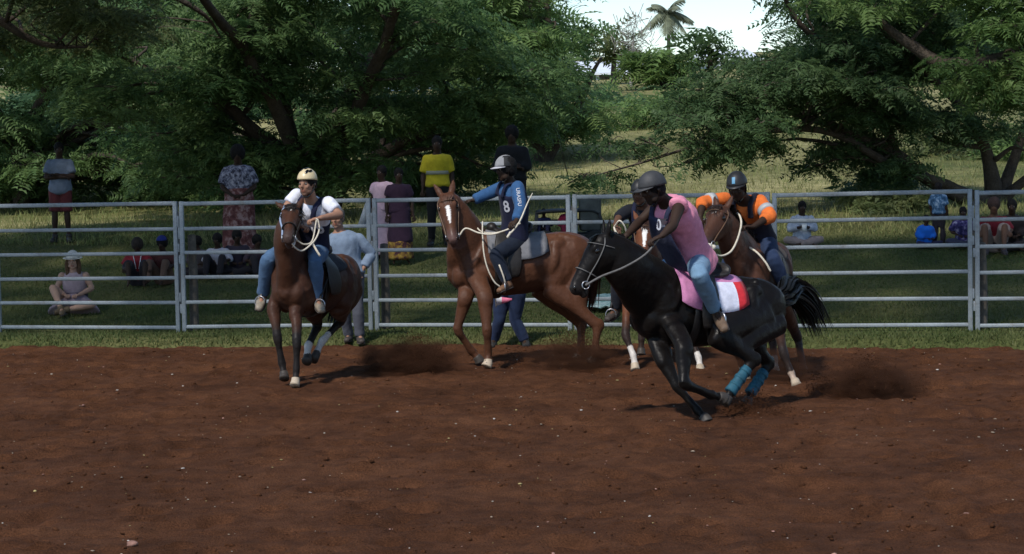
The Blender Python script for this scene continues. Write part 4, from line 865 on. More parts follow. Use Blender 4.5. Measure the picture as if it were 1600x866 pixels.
# ---- black horse turning in front (right of middle)
h3 = Horse('horse', 'black horse turning hard at a gallop with blue leg boots, ridden in pink', (1.66, 17.92), (-.86, -.50), lift=-.15, pitch_up=.10, lean=-.06, k=.98)
h3.torso()
M_BOOT = mat('blue_neoprene', (.018, .085, .125), .7, .3, noise=(18, .3), bump=(60, .3, .005))
h3.fore(1, W(1068, 600, 17.15), W(1113, 618, 17.35), W(1133, 622, 17.42), elbow=W(1068, 540, 17.3), hoof_dir=(.3, 0, -1)); h3.fore(-1, W(1058, 604, 17.45), W(1091, 643, 17.42), W(1106, 658, 17.36), elbow=W(1034, 556, 17.55), hoof_dir=(-.6, 0, -.8))
h3.hind(1, W(1118, 520, 17.65), W(1178, 562, 17.75), W(1143, 610, 17.62), W(1133, 630, 17.58), boot=M_BOOT); h3.hind(-1, W(1158, 520, 18.1), W(1202, 568, 18.25), W(1174, 612, 18.1), W(1167, 632, 18.05), boot=M_BOOT)
h3.head(W(937, 367, 17.22), W(895, 455, 17.12), (-.95, -.25, .35), neck_base=(.42, 0, 1.13), mid=W(982, 420, 17.35), ears=((.15, .8), (.2, .8)))
h3.mane((.006, .006, .006), side=-1, seed=5, length=.11)
h3.tail([h3.p(-.80, 0, 1.20), h3.p(-.92, 0, 1.23), W(1236, 450, 18.7), W(1260, 472, 18.9), W(1277, 512, 19.05)], (.006, .006, .006), spread=.15, n=420)
h3.finish((.0065, .0050, .0044), (.0048, .0040, .0037), (.006, .005, .0045), muzzle=(.016, .013, .012), key='black', rough=.30, spec=.26)
def pink_stripes(f, a): return 0 if f > .50 or a < .42 else (2 if f < .12 else (1 if f < .46 else 3))
h3.saddle(M_LEATHER, [cloth((.50, .20, .37)), cloth((.66, .67, .78)), cloth((.55, .03, .04)), cloth((.04, .05, .22))], x=.05, pad_len=.34, pad_drop=.44, stripes=pink_stripes, flap=.62, ahead=.34); h3.bridle(M_GREYL)

# ---- bay horse with orange-shirted rider
h4 = Horse('horse', 'bay horse with white forehead star and rope rein, ridden in orange', (2.47, 20.62), (-.32, -.95), lift=-.03, pitch_up=.04, lean=.03, k=1.0)
h4.torso()
h4.fore(-1, W(1150, 545, 20.25), W(1162, 580, 20.35), W(1168, 598, 20.3), hoof='pale', sock=.25, black=False); h4.fore(1, W(1224, 552, 20.1), W(1237, 584, 20.05), W(1246, 604, 19.95), hoof='pale', sock=.1, black=True, elbow=W(1213, 492, 20.2))
h4.hind(1, h4.p(-.32, .17, .80), W(1247, 530, 21.35), W(1253, 565, 21.2), W(1256, 582, 21.15)); h4.hind(-1, h4.p(-.30, -.16, .80), W(1207, 530, 21.35), W(1210, 565, 21.2), W(1212, 584, 21.1), hoof='pale', sock=.2)
h4.head(W(1124, 322, 19.75), W(1096, 386, 19.42), (-.55, -.75, .45), mid=W(1146, 378, 19.95), ears=((.3, .9), (.35, .85)))
h4.mane((.02, .012, .01), side=1, seed=6); h4.tail([h4.p(-.80, 0, 1.22), h4.p(-.88, -.04, 1.08), h4.p(-.88, -.08, .85), h4.p(-.84, -.08, .55)], (.015, .011, .01))
h4.finish((.072, .029, .016), (.03, .013, .009), (.02, .013, .011), star=(.2, .032), muzzle=(.06, .035, .028), key='bay4', rough=.42, sockc=(.42, .32, .25))
h4.saddle(M_BROWNL, [cloth((.05, .035, .03))], x=.02); h4.bridle(M_BROWNL, noseband=False)

# ---- chestnut horse half hidden behind the black one
h5 = Horse('horse', 'white blazed brown horse mostly hidden behind the black horse, ridden in black', (1.46, 22.1), (-.18, -.98), lift=-.02, k=.98)
h5.torso()
h5.fore(-1, W(977, 524, 21.55), W(990, 556, 21.45), W(993, 579, 21.4), hoof='pale', sock=.45); h5.fore(1, W(1080, 530, 21.5), W(1092, 560, 21.4), W(1095, 582, 21.3), hoof='pale', sock=.3)
h5.hind(1, h5.p(-.34, .17, .8), h5.p(-.72, .16, .55), h5.p(-.60, .16, .2), h5.p(-.55, .16, .03)); h5.hind(-1, h5.p(-.34, -.17, .8), h5.p(-.78, -.16, .55), h5.p(-.72, -.16, .2), h5.p(-.67, -.16, .03))
h5.head(W(1008, 346, 21.45), W(1005, 408, 21.1), (0, -.9, .42), neck_base=(.42, 0, 1.12), mid=W(1015, 395, 21.55), ears=((.4, .9), (.5, .8)))
h5.mane((.03, .014, .01), side=1, seed=7); h5.tail([h5.p(-.82, 0, 1.22), h5.p(-.96, 0, 1.15), h5.p(-1.04, 0, .9), h5.p(-1.05, 0, .5)], (.02, .012, .01))
h5.finish((.15, .052, .022), (.06, .022, .012), (.025, .014, .011), blaze=(.10, .72, .034, .010), muzzle=(.09, .05, .04), key='bay5', sockc=(.6, .55, .5))
h5.saddle(M_LEATHER, [cloth((.03, .03, .035))], x=.02); h5.bridle(M_BROWNL, noseband=False)
# ------------------------------------------------------------------ people
M_SKIN = {}
def skin_mat(c):
    if c not in M_SKIN: M_SKIN[c] = mat('skin', attr=True, rough=.62, spec=.22, noise=(9, .10))
    return M_SKIN[c]
DARK = (.035, .019, .012); BROWN = (.11, .055, .034); TAN = (.30, .16, .105); FAIR = (.42, .25, .18)
def dome(c, ax, r, lo, n=26, m=12, t=.012, front_lift=.0):
    """Open shell (helmet, hat crown): ax rows = lateral, face, up; lo = polar angle of the rim."""
    V = []; ax = np.array([nz(a) for a in ax])
    for s in (1.0, None):
        for i in range(m + 1):
            for j in range(n):
                a = 2 * math.pi * j / n; p = (lo - front_lift * max(0, math.sin(a)) + .18 * max(0, -math.sin(a))) * i / m; q = np.array([math.sin(p) * math.cos(a), math.sin(p) * math.sin(a), math.cos(p)])
                rr = np.array(r) if s else np.array(r) - t; V.append(q * rr)
    V = np.array(V) @ ax + c; F = []; o = (m + 1) * n
    for i in range(m):
        for j in range(n):
            q = [i * n + j, (i + 1) * n + j, (i + 1) * n + (j + 1) % n, i * n + (j + 1) % n]; F.append(q); F.append([o + k for k in q[::-1]])
    for j in range(n): F.append([m * n + j, o + m * n + j, o + m * n + (j + 1) % n, m * n + (j + 1) % n])
    return V, F
class Person:
    def __init__(s, label, pel, neck, front, head, face, hup=None, tone=DARK, k=1.0, voxel=.0128, base=None, group=None, wide=1.0, hk=.95):
        s.pel, s.neck, s.k, s.tone, s.voxel, s.wide = np.array(pel, float), np.array(neck, float), k, tone, voxel, wide
        s.ax = nz(s.neck - s.pel); f = np.array(front, float); s.fr = nz(f - f.dot(s.ax) * s.ax); s.lat = np.cross(s.ax, s.fr)
        s.hc = np.array(head, float); s.hf = nz(face); hu = np.array(hup if hup is not None else s.ax + [0, 0, .8]); s.hu = nz(hu - hu.dot(s.hf) * s.hf); s.hl = np.cross(s.hu, s.hf); s.hk = k * hk
        s.th = Thing('person', label, 'person', base if base is not None else s.pel, group); s.g = G(); s.ex = G(); s.arm, s.leg = {}, {}; s._head(); s._torso(s.g, 0)
    def _torso(s, g, grow, lo=0.0, hi=1.0, hips=True):
        k, w = s.k, s.wide; L = np.linalg.norm(s.neck - s.pel); S = [(-.16, .155, .11), (0, .168, .122), (.28, .14, .105), (.55, .158, .118), (.80, .165, .112), (.93, .115, .082), (1.02, .06, .06)]
        S = [q for q in S if lo - .01 <= q[0] <= hi + .03]; bow = np.interp([q[0] for q in S], [0, .45, 1], [0, -.035, 0])
        g.loft([s.pel + s.ax * L * t + s.fr * b * k for (t, *_), b in zip(S, bow)], [(a * w + grow) * k for _, a, _ in S], [(b * w + grow) * k for *_, b in S], up=s.fr, n=18, k=4, cap=.35)
    def sh(s, side): return s.neck - s.ax * .075 * s.k + s.lat * side * .168 * s.k
    def _head(s):
        k, g, c, f, u, l = s.hk, s.g, s.hc, s.hf, s.hu, s.hl; A = [l, f, u]; E = lambda x, y, z, r: g.ell(c + (l * x + f * y + u * z) * k, np.array(r) * k, A)
        E(0, -.008, .022, (.076, .096, .098)); E(0, .022, -.05, (.060, .072, .078)); E(0, .066, -.112, (.030, .026, .022)); E(0, .082, .018, (.054, .018, .014))
        g.loft([c + (f * .098 + u * .005) * k, c + (f * .112 - u * .022) * k, c + (f * .112 - u * .038) * k], np.array([.009, .014, .019]) * k, np.array([.012, .014, .012]) * k, up=f, n=8, k=3)
        E(0, .088, -.068, (.027, .013, .007)); E(0, .086, -.081, (.024, .013, .008))
        for y in (-1, 1):
            E(.040 * y, .068, -.03, (.024, .022, .022)); E(.079 * y, -.012, -.012, (.011, .020, .033)); E(.044 * y, .03, -.085, (.024, .04, .03))
            ge = G(); ge.ell(c + (l * .033 * y + f * .083 + u * .002) * k, (.014 * k, .010 * k, .009 * k), A, n=8, m=6); e = s.th.part('eye', ge, M_EYEW); gi = G(); gi.ell(c + (l * .032 * y + f * .0905 + u * .002) * k, (.0065 * k, .004 * k, .0065 * k), A, n=8, m=5); s.th.part('iris', gi, M_EYE, e)
        g.loft([s.neck - s.ax * .05, lerp(s.neck, c, .5), c - (u * .07 + f * .012) * k], np.array([.068, .056, .056]) * s.k, n=12, k=3, up=f)
    def limb(s, kind, side, a, b, c, d=None):
        a, b, c = np.array(a, float), np.array(b, float), np.array(c, float); k = s.k
        if kind == 'arm':
            s.arm[side] = (a, b, c); s.g.loft([a, lerp(a, b, .3), lerp(a, b, .8), b, lerp(b, c, .3), lerp(b, c, .75), c], np.array([.056, .052, .041, .040, .042, .031, .027]) * k, n=12, k=3, up=(.3, .2, 1)); s.g.ell(a, .06 * k)
            s.hand(side, c, nz(c - b) if d is None else np.array(d, float))
        else:
            s.leg[side] = (a, b, c, np.array(d, float)); s.g.loft([a, lerp(a, b, .35), lerp(a, b, .8), b, lerp(b, c, .3), lerp(b, c, .75), c], np.array([.092, .088, .062, .056, .058, .040, .036]) * k, n=14, k=3, up=s.fr)
            s.g.loft([c, lerp(c, s.leg[side][3], .5), s.leg[side][3]], np.array([.030, .026, .022]) * k, n=10, k=2)
    def hand(s, side, w, d, curl=1.0, palm=None):
        k = s.k; d = nz(d); up = np.array([0, 0, 1.0]); n = up - up.dot(d) * d
        if np.linalg.norm(n) < .2: n = s.fr - s.fr.dot(d) * d
        n = nz(n); v = np.cross(d, n) * side; g = s.ex                       # n: back of the hand, v: towards the little finger's opposite side
        s.g.ell(w + d * .045 * k, (.052 * k, .040 * k, .019 * k), [d, v, n]); q0 = w + d * .085 * k
        for i, (o, L) in enumerate(((-.030, .062), (-.010, .075), (.010, .080), (.030, .070))):
            b = q0 + v * o * k - d * .004 * abs(i - 2); p1 = b + d * L * .42 * k - n * .006; p2 = p1 + (d * .25 * (2 - curl) - n * .85 * curl) * L * .38 * k; p3 = p2 + (-d * .55 * curl - n * .5) * L * .32 * k
            g.loft([b - d * .012, p1, p2, p3], np.array([.0095, .009, .0085, .007]) * k, n=7, k=2, up=v, cap=.6)
        b = w + d * .03 * k + v * .034 * k; g.loft([b, b + (d * .022 + v * .018 - n * .008) * k, b + (d * .05 + v * .012 - n * .022) * k], np.array([.012, .011, .008]) * k, n=7, k=3, up=n, cap=.6)
    def rarm(s, side, elbow, wrist, d=None, sh=None): s.limb('arm', side, s.sh(side) if sh is None else sh, elbow, wrist, d)
    def rleg(s, side, knee, ankle, toe, hip=None): s.limb('leg', side, s.pel + s.lat * side * .09 * s.k - s.ax * .03 if hip is None else hip, knee, ankle, toe)
    def body(s, beard=None):
        tone = np.array(s.tone); c, f, u, l, k = s.hc, s.hf, s.hu, s.hl, s.hk
        def post(V, N):
            C = np.tile(tone, (len(V), 1)) * (1 + .12 * fbm(V * 12, 2, 4))[:, None]; q = (V - c) / k; x, y, z = q @ l, q @ f, q @ u
            m = (np.abs(x) < .026) & (y > .075) & (z > -.088) & (z < -.06); C[m] = tone * [.75, .55, .55]; m = (np.abs(np.abs(x) - .034) < .022) & (y > .06) & (z > .018) & (z < .032); C[m] = tone * .3
            if beard is not None: m = (y > -.02) & (z < -.06) & (z > -.14) & ~((np.abs(x) < .024) & (z > -.088) & (y > .07)); C[m] = lerp(tone, np.array(beard), .5)
            return V, np.clip(C, 0, 1)
        s.th.skin('body', s.g, skin_mat(s.tone), s.voxel, 3, post=post, extra=s.ex)
    # -- clothes
    def shirt(s, color, sleeve=1.0, grow=.018, hem=-.12, fold=.010, loose=.0, name='shirt', m=None, flare=0.0):
        g = G(); s._torso(g, grow + loose, lo=hem, hi=.94); k = s.k
        if flare: L = np.linalg.norm(s.neck - s.pel); g.loft([s.pel + s.ax * L * t for t in (.45, .2, 0, -.14)], np.array([.16, .185, .185 + flare * .6, .19 + flare]) * k, np.array([.13, .15, .16 + flare * .6, .165 + flare]) * k, up=s.fr, n=18, k=4, cap=.1)
        if sleeve > 0:
            for side, (a, b, c) in s.arm.items():
                g.ell(a, (.050 + grow) * k)
                if sleeve <= 1: g.loft([a, lerp(a, b, .5 * sleeve), lerp(a, b, sleeve)], np.array([.052 + grow, .046 + grow + loose * .6, .044 + grow + loose * .8]) * k, n=14, k=3, cap=.1, up=(.3, .2, 1))
                else:
                    t = sleeve - 1; g.loft([a, lerp(a, b, .5), b, lerp(b, c, .5 * t), lerp(b, c, t)], np.array([.052 + grow, .046 + grow, .042 + grow, .040 + grow, .034 + grow]) * k, n=14, k=4, cap=.1, up=(.3, .2, 1))
        return s.th.skin(name, g, m or cloth(color), s.voxel, 2, post=folds(fold, 9, random.randint(0, 99)))
    def vest(s, color, hem=-.05, top=.80, grow=.040, straps=True, front_only=False, m=None):
        g = G(); k = s.k; L = np.linalg.norm(s.neck - s.pel); s._torso(g, grow, lo=hem, hi=top)
        if straps:
            for y in (-1, 1):
                a = s.pel + s.ax * L * .78 + s.lat * y * .085 * k; g.loft([a + s.fr * .14 * k, s.pel + s.ax * L * .97 + s.lat * y * .085 * k + s.fr * .085 * k, s.pel + s.ax * L * 1.0 + s.lat * y * .09 * k, s.pel + s.ax * L * .97 + s.lat * y * .09 * k - s.fr * .09 * k, a - s.fr * .13 * k], .032 * k, .014 * k, up=s.ax, n=10, k=5, cap=.1)
        s.vest_o = s.th.skin('vest', g, m or cloth(color), s.voxel, 2, post=folds(.005, 8, random.randint(0, 99))); return s.vest_o
    def pants(s, color, to=2.0, grow=.011, name='trousers', fold=.011):
        g = G(); k = s.k; s._torso(g, grow, lo=-.2, hi=.24)
        for side, (a, b, c, d) in s.leg.items():
            if to >= 2: g.loft([a, lerp(a, b, .35), lerp(a, b, .8), b, lerp(b, c, .35), lerp(b, c, .75), lerp(b, c, .97)], (np.array([.094, .088, .064, .057, .060, .050, .050]) + grow) * k, n=16, k=3, cap=.1, up=s.fr)
            else: g.loft([a, lerp(a, b, .35), lerp(a, b, min(to, 1))], (np.array([.095, .094, .088]) + grow) * k, n=16, k=3, cap=.1, up=s.fr)
        s.th.skin(name, g, cloth(color), s.voxel, 2, post=folds(fold, 8, random.randint(0, 99)))
    def shoes(s, color, high=.0, name='boot', m=None):
        k = s.k
        for side, (a, b, c, d) in s.leg.items():
            g = G(); t = nz(d - c); dn = np.array([0, 0, -1.0]); dn = nz(dn - dn.dot(t) * t * .5); h = c - t * .03 * k + nz(c - b) * .05 * k; q = lerp(c, d, .55) + nz(c - b) * .022 * k
            g.loft([h, q, d + t * .02 * k], np.array([.042, .050, .038]) * k, np.array([.045, .042, .03]) * k, up=nz(b - c), n=12, k=4, cap=.6); g.loft([lerp(c, b, .10 + high), c, c + nz(c - b) * .05 * k], np.array([.058, .052, .045]) * k, n=12, k=3, cap=.2, up=s.fr)
            o = s.th.skin(name, g, m or mat('boot_leather', color, .6, .3, noise=(20, .3)), .0125, 2); gs = G(); gs.loft([h + nz(c - b) * .035 * k, q + nz(c - b) * .03 * k, d + t * .02 * k + nz(c - b) * .022 * k], np.array([.042, .050, .04]) * k, .010 * k, up=nz(b - c), n=12, k=3, cap=.5); s.th.part('sole', gs, M_SOLE, o)
    def hair(s, color, r=1.0, long=0.0, afro=0.0):
        g = G(); k, c, f, u, l = s.hk, s.hc, s.hf, s.hu, s.hl; A = [l, f, u]; e = .012 + afro
        g.ell(c + (-f * .018 + u * .034) * k, np.array([.078 + e, .094 + e, .094 + e]) * k, A, n=18, m=12); g.ell(c + (-f * .045 - u * .02) * k, np.array([.072 + e * .8, .06 + e * .8, .075]) * k, A)
        if long:
            for y in (-1, 1): g.loft([c + (l * .07 * y - f * .01 + u * .03) * k, c + (l * .09 * y - u * .07) * k, c + (l * .085 * y + f * .02 - u * (.10 + long * .6)) * k, c + (l * .07 * y + f * .03 - u * (.10 + long)) * k], np.array([.03, .036, .03, .012]) * k, n=10, k=3)
            g.loft([c - f * .06 * k, c + (-f * .075 - u * .12) * k, c + (-f * .07 - u * (.1 + long)) * k], np.array([.06, .07, .04]) * k, np.array([.03, .03, .02]) * k, up=f, n=10, k=3)
        s.th.skin('hair', g, mat('hair', color, .8, .2, noise=(40, .4), bump=(90, .9, .01)), .015, 1, post=folds(.006, 40, 3))
    def helmet(s, m, brim=.055, r=(.098, .122, .122), lo=1.62, vents=None, emblem=None, strap=True, back=None):
        k, c, f, u, l = s.hk, s.hc, s.hf, s.hu, s.hl; A = [l, f, u]; cc = c + (u * .030 - f * .006) * k; V, F = dome(cc, A, np.array(r) * k, lo, front_lift=.12); o = s.th.part('helmet', (V, F), m)
        if brim:
            Vb = []; nb = 15
            for j in range(nb):
                a = math.pi * (.12 + .76 * j / (nb - 1)); p = lo - .12 * math.sin(a) - .02; e = np.array([math.sin(p) * math.cos(a) * r[0], math.sin(p) * math.sin(a) * r[1], math.cos(p) * r[2]]); w = math.sin((a - .12 * math.pi) / .76) ** .6 if 0 < (a - .12 * math.pi) / .76 < math.pi else 0
                o_ = e + np.array([math.cos(a) * .35, math.sin(a), -.22]) * brim * max(w, .05); Vb += [e * .985, o_]
            Vb = np.array(Vb); Vb = np.vstack([Vb, Vb - [0, 0, .007]]) * k @ np.array(A) + cc; n2 = 2 * nb; Fb = []
            for j in range(nb - 1): Fb += [[2 * j, 2 * j + 1, 2 * j + 3, 2 * j + 2], [n2 + 2 * j, n2 + 2 * j + 2, n2 + 2 * j + 3, n2 + 2 * j + 1], [2 * j + 1, n2 + 2 * j + 1, n2 + 2 * j + 3, 2 * j + 3]]
            s.th.part('brim', (Vb, Fb), brim_mat.get(m.name, m), o)
        if vents:
            for (x, a, sx) in vents:
                d = nz(l * x + f * math.cos(a) + u * math.sin(a)); P = cc + (l * l.dot(d) * r[0] + f * f.dot(d) * r[1] + u * u.dot(d) * r[2]) * k; g = G(); t1 = nz(f * -math.sin(a) + u * math.cos(a)); g.ell(P, (.034 * sx * k, .016 * k, .006), [t1, np.cross(d, t1), d], n=10, m=6); s.th.part('vent', g, M_EYE, o)
        if strap:
            for y in (-1, 1):
                g = G(); g.loft([c + (l * .088 * y + u * .01) * k, c + (l * .078 * y + f * .01 - u * .07) * k, c + (l * .03 * y + f * .045 - u * .135) * k, c + (f * .05 - u * .140) * k], .009 * k, .003 * k, up=f, n=6, k=3, cap=.1); s.th.part('chin_strap', g, M_EYE, o)
        return o
    def patch(s, d_l, d_f, d_u, m, sx, sy, name='emblem', r=(.098, .122, .122), parent=None):
        """Small flat badge on the helmet shell towards (lateral, face, up)."""
        k = s.hk; A = np.array([s.hl, s.hf, s.hu]); cc = s.hc + (s.hu * .030 - s.hf * .006) * k; d = nz([d_l, d_f, d_u]); P = cc + (d * np.array(r) * k) @ A + (d @ A) * .003; n = nz((d / np.array(r)) @ A); u = nz(s.hu - s.hu.dot(n) * n); g = G(); g.box(P, (sx, sy, .004), [np.cross(u, n), u, n], bev=.002); s.th.part(name, g, m, parent)
    def band(s, side, t0, t1, m, upper=True, grow=.04):
        a, b, c = s.arm[side]; p, q = (a, b) if upper else (b, c); g = G(); g.loft([lerp(p, q, t0), lerp(p, q, t1)], (.054 if upper else .044) * s.k + grow - .012, n=16, k=2, cap=.05, up=(.3, .2, 1)); s.th.part('reflective_band', g, m)
M_EYEW = mat('eye_white', (.22, .20, .18), .4, .3); M_SOLE = mat('sole', (.06, .05, .045), .8); brim_mat = {}

def stand(label, base, face, k=1.0, tone=DARK, arms='down', group=None, turn=0.0, wide=1.0, lean=0.0, voxel=.023):
    base = np.array(base, float); f = nz([face[0], face[1], 0]); l = np.cross([0, 0, 1], f); u = np.array([0, 0, 1.0]); P = lambda x, y, z: base + (l * x + f * y + u * z) * k
    p = Person(label, P(0, 0, .95), P(0, lean, 1.46), f, P(0, lean + .02, 1.62), nz(f + l * turn), u, tone, k, voxel, base, group, wide)
    for s in (-1, 1):
        if arms == 'down': p.rarm(s, P(.23 * s, -.02, 1.14), P(.24 * s, .06, .90))
        elif arms == 'crossed': p.rarm(s, P(.24 * s, .06, 1.13), P(-.06 * s, .20, 1.16 + .03 * s), d=-l * s)
        elif arms == 'hip': p.rarm(s, P(.36 * s, -.05, 1.2), P(.20 * s, .05, 1.0), d=-l * s)
        elif arms == 'front': p.rarm(s, P(.24 * s, .02, 1.14), P(.08 * s, .24, 1.02), d=-l * s + f * .4)
        p.rleg(s, P(.105 * s, .02, .50), P(.12 * s, -.01, .09), P(.15 * s, .17, .035))
    return p
def sit(label, base, face, k=1.0, tone=DARK, group=None, turn=0.0, knees='cross', voxel=.021, lean=.06, arms='lap', wide=1.0):
    base = np.array(base, float); f = nz([face[0], face[1], 0]); l = np.cross([0, 0, 1], f); u = np.array([0, 0, 1.0]); P = lambda x, y, z: base + (l * x + f * y + u * z) * k
    p = Person(label, P(0, 0, .13), P(0, lean, .62), f, P(0, lean + .04, .78), nz(f + l * turn - u * .1), u, tone, k, voxel, base, group, wide)
    for s in (-1, 1):
        if knees == 'cross': p.rleg(s, P(.34 * s, .30, .16), P(-.10 * s, .42 + .05 * s, .08), P(-.22 * s, .50, .05))
        elif knees == 'up': p.rleg(s, P(.16 * s, .36, .46), P(.14 * s, .52, .09), P(.16 * s, .70, .04))
        elif knees == 'mix': p.rleg(s, *( (P(.30, .34, .14), P(-.05, .48, .08), P(-.18, .56, .05)) if s > 0 else (P(-.26, .33, .40), P(-.12, .50, .09), P(-.08, .68, .04))))
        if arms == 'lap': p.rarm(s, P(.26 * s, .04, .36), P(.10 * s, .26, .28), d=-l * s * .5 + f)
        elif arms == 'cup': p.rarm(s, P(.25 * s, .06, .36), P(.055 * s, .27, .40), d=-l * s + f * .5 + u * .4)
        elif arms == 'knee': p.rarm(s, P(.27 * s, .10, .38), P(.24 * s, .34, .36), d=f - u * .4)
    return p

# ---------------------------------------------------------------- riders
NAVY = (.012, .014, .035); JEAN = (.085, .15, .25); JEAND = (.018, .027, .055)
M_TANH = mat('cream_helmet', (.62, .50, .30), .35, .4, noise=(4, .1)); M_GREYH = mat('grey_suede', (.26, .26, .27), .9, .1, noise=(20, .2)); M_BLKH = mat('black_helmet', (.018, .018, .019), .5, .4, noise=(20, .25)); M_CHARH = mat('charcoal_helmet', (.04, .04, .042), .6, .35, noise=(20, .25), bump=(50, .2, .005))
M_SILV = mat('reflective_silver', (.38, .39, .40), .5, .4); M_TXT = mat('white_print', (.50, .50, .54), .8)
# R1 white shirt on dark bay
sx = h1.p(.03, 0, 1.47)
r1 = Person('rider in white shirt, navy bib 15 and cream helmet on the dark bay horse', W(486, 384, 20.98), W(486, 312, 20.62), (-.25, -.95, .1), W(480, 286, 20.5), (-.45, -.88, -.08), (.05, .1, 1), tone=TAN, k=1.02)
r1.rarm(1, W(531, 336, 20.5), W(500, 341, 20.25), d=(-.9, -.35, -.15), sh=W(513, 318, 20.6)); r1.rarm(-1, W(445, 326, 20.65), W(464, 352, 20.4), d=(.8, -.3, -.2), sh=W(464, 305, 20.72))
r1.rleg(1, W(492, 408, 20.55), W(496, 466, 20.72), W(502, 484, 20.5)); r1.rleg(-1, W(419, 404, 20.62), W(411, 460, 20.85), W(405, 481, 20.65)); r1.body(beard=(.05, .03, .025))
r1.shirt((.68, .69, .76), sleeve=.62, hem=-.05, loose=.006); r1.vest(NAVY, hem=-.12, top=.74, grow=.036); r1.pants((.065, .12, .21)); r1.shoes((.24, .2, .15)); r1.hair((.01, .008, .007))
o = r1.helmet(M_TANH, brim=.0, lo=1.55, vents=[(-.35, 1.25, 1.0), (.45, 1.0, 1.0), (.75, 1.35, 1.0), (.05, 1.5, 1.2)])
# R2 blue shirt on chestnut
r2 = Person('rider in blue shirt, navy vest and grey peaked helmet on the chestnut horse', W(803, 372, 22.25), W(797, 284, 22.12), (-.93, -.36, 0), W(790, 264, 22.05), (-.90, -.40, -.12), (0, 0, 1), tone=DARK, k=1.0)
r2.rarm(1, W(813, 325, 21.82), W(807, 345, 21.6), d=(-.5, -.7, -.35), sh=W(808, 293, 21.98)); r2.rarm(-1, W(763, 303, 22.28), W(740, 313, 22.2), d=(-.95, 0, -.12), sh=W(784, 292, 22.25))
r2.rleg(1, W(774, 399, 21.88), W(792, 441, 21.85), W(781, 453, 21.70)); r2.rleg(-1, W(776, 399, 22.6), W(792, 441, 22.65), W(781, 452, 22.7)); r2.body()
s2 = r2.shirt((.032, .088, .20), sleeve=1.92, fold=.013); r2.vest(NAVY, hem=-.14, top=.86, grow=.036); r2.pants((.012, .017, .03)); r2.shoes((.17, .09, .05)); r2.hair((.008, .007, .007), afro=.012)
M_GREYB = mat('grey_peak', (.42, .41, .44), .9, .1, noise=(20, .15)); brim_mat['black_helmet.001'] = M_GREYB
M_BLK2 = mat('black_helmet', (.02, .02, .021), .6, .3, noise=(20, .25)); brim_mat[M_BLK2.name] = M_GREYB
o = r2.helmet(M_BLK2, brim=.062, r=(.102, .126, .126))
k_ = r2.hk; V_, F_ = dome(r2.hc + (r2.hu * .030 - r2.hf * .006) * k_, [r2.hl, r2.hf, r2.hu], np.array((.1045, .1285, .1285)) * k_, 1.50, t=.004, front_lift=.02)
q_ = (np.array(V_) - r2.hc) @ np.array([r2.hl, r2.hf, r2.hu]).T / k_
F_ = [f for f in F_ if min(q_[i][1] - .9 * abs(q_[i][0]) * .2 for i in f) > .015 or (abs(np.mean([q_[i][0] for i in f])) < .035 and np.mean([q_[i][1] for i in f]) > -.06)]
r2.th.part('front_cover', (V_, F_), M_GREYH, o)
# R3 pink shirt on black
r3 = Person('rider in sleeveless pink shirt and charcoal helmet leaning forward on the black horse', W(1079, 402, 17.85), W(1042, 317, 17.50), (-.80, -.55, -.2), W(1020, 295, 17.38), (-.86, -.42, -.30), (-.25, -.1, 1), tone=DARK, k=1.03, wide=1.08)
r3.rarm(1, W(1052, 352, 17.1), W(1034, 369, 16.98), d=(-.8, -.2, -.3), sh=W(1062, 319, 17.35)); r3.rarm(-1, W(1000, 346, 17.6), W(978, 369, 17.35), d=(-.7, -.3, -.6), sh=W(1026, 322, 17.7))
r3.rleg(1, W(1092, 428, 17.3), W(1117, 484, 17.62), W(1131, 513, 17.45)); r3.rleg(-1, W(1036, 424, 17.98), W(1060, 482, 18.2), W(1056, 505, 18.1)); r3.body(beard=(.01, .008, .007))
r3.shirt((.64, .24, .33), sleeve=.14, hem=-.16, loose=.022, fold=.016, flare=.04); r3.pants((.15, .25, .36)); r3.shoes((.13, .085, .055)); r3.hair((.008, .007, .007))
gv = G(); L_ = np.linalg.norm(r3.neck - r3.pel); k_ = r3.k                                   # bib hanging off the chest
q = lambda t, x, y: r3.pel + r3.ax * L_ * t + r3.lat * x * k_ + r3.fr * y * k_
gv.loft([q(.90, .0, .15), q(.62, .02, .185), q(.34, .05, .185), q(.10, .07, .19)], np.array([.11, .165, .175, .155]), .022, up=r3.fr, n=16, k=4, cap=.3)
for y in (-1, 1): gv.loft([q(.84, .09 * y, .155), q(1.0, .095 * y, .07), q(1.0, .10 * y, -.05), q(.8, .10 * y, -.14)], .03, .013, up=r3.ax, n=8, k=4, cap=.1)
r3.vest_o = r3.th.skin('vest', gv, cloth((.022, .026, .055)), .009, 2, post=folds(.005, 8, 4))
gb = G(); th_ = np.linspace(.5, 2 * math.pi - .9, 22); gb.loft([q(.27, -math.cos(a) * 0 + math.sin(a) * .178, -math.cos(a) * .142) for a in th_], .004, .022, up=r3.ax, n=8, k=1, cap=.1); r3.th.part('belt', gb, M_WHITE)
r3.helmet(M_CHARH, brim=.055, r=(.106, .132, .128)); r3.patch(.45, .85, .25, M_TXT, .006, .016)
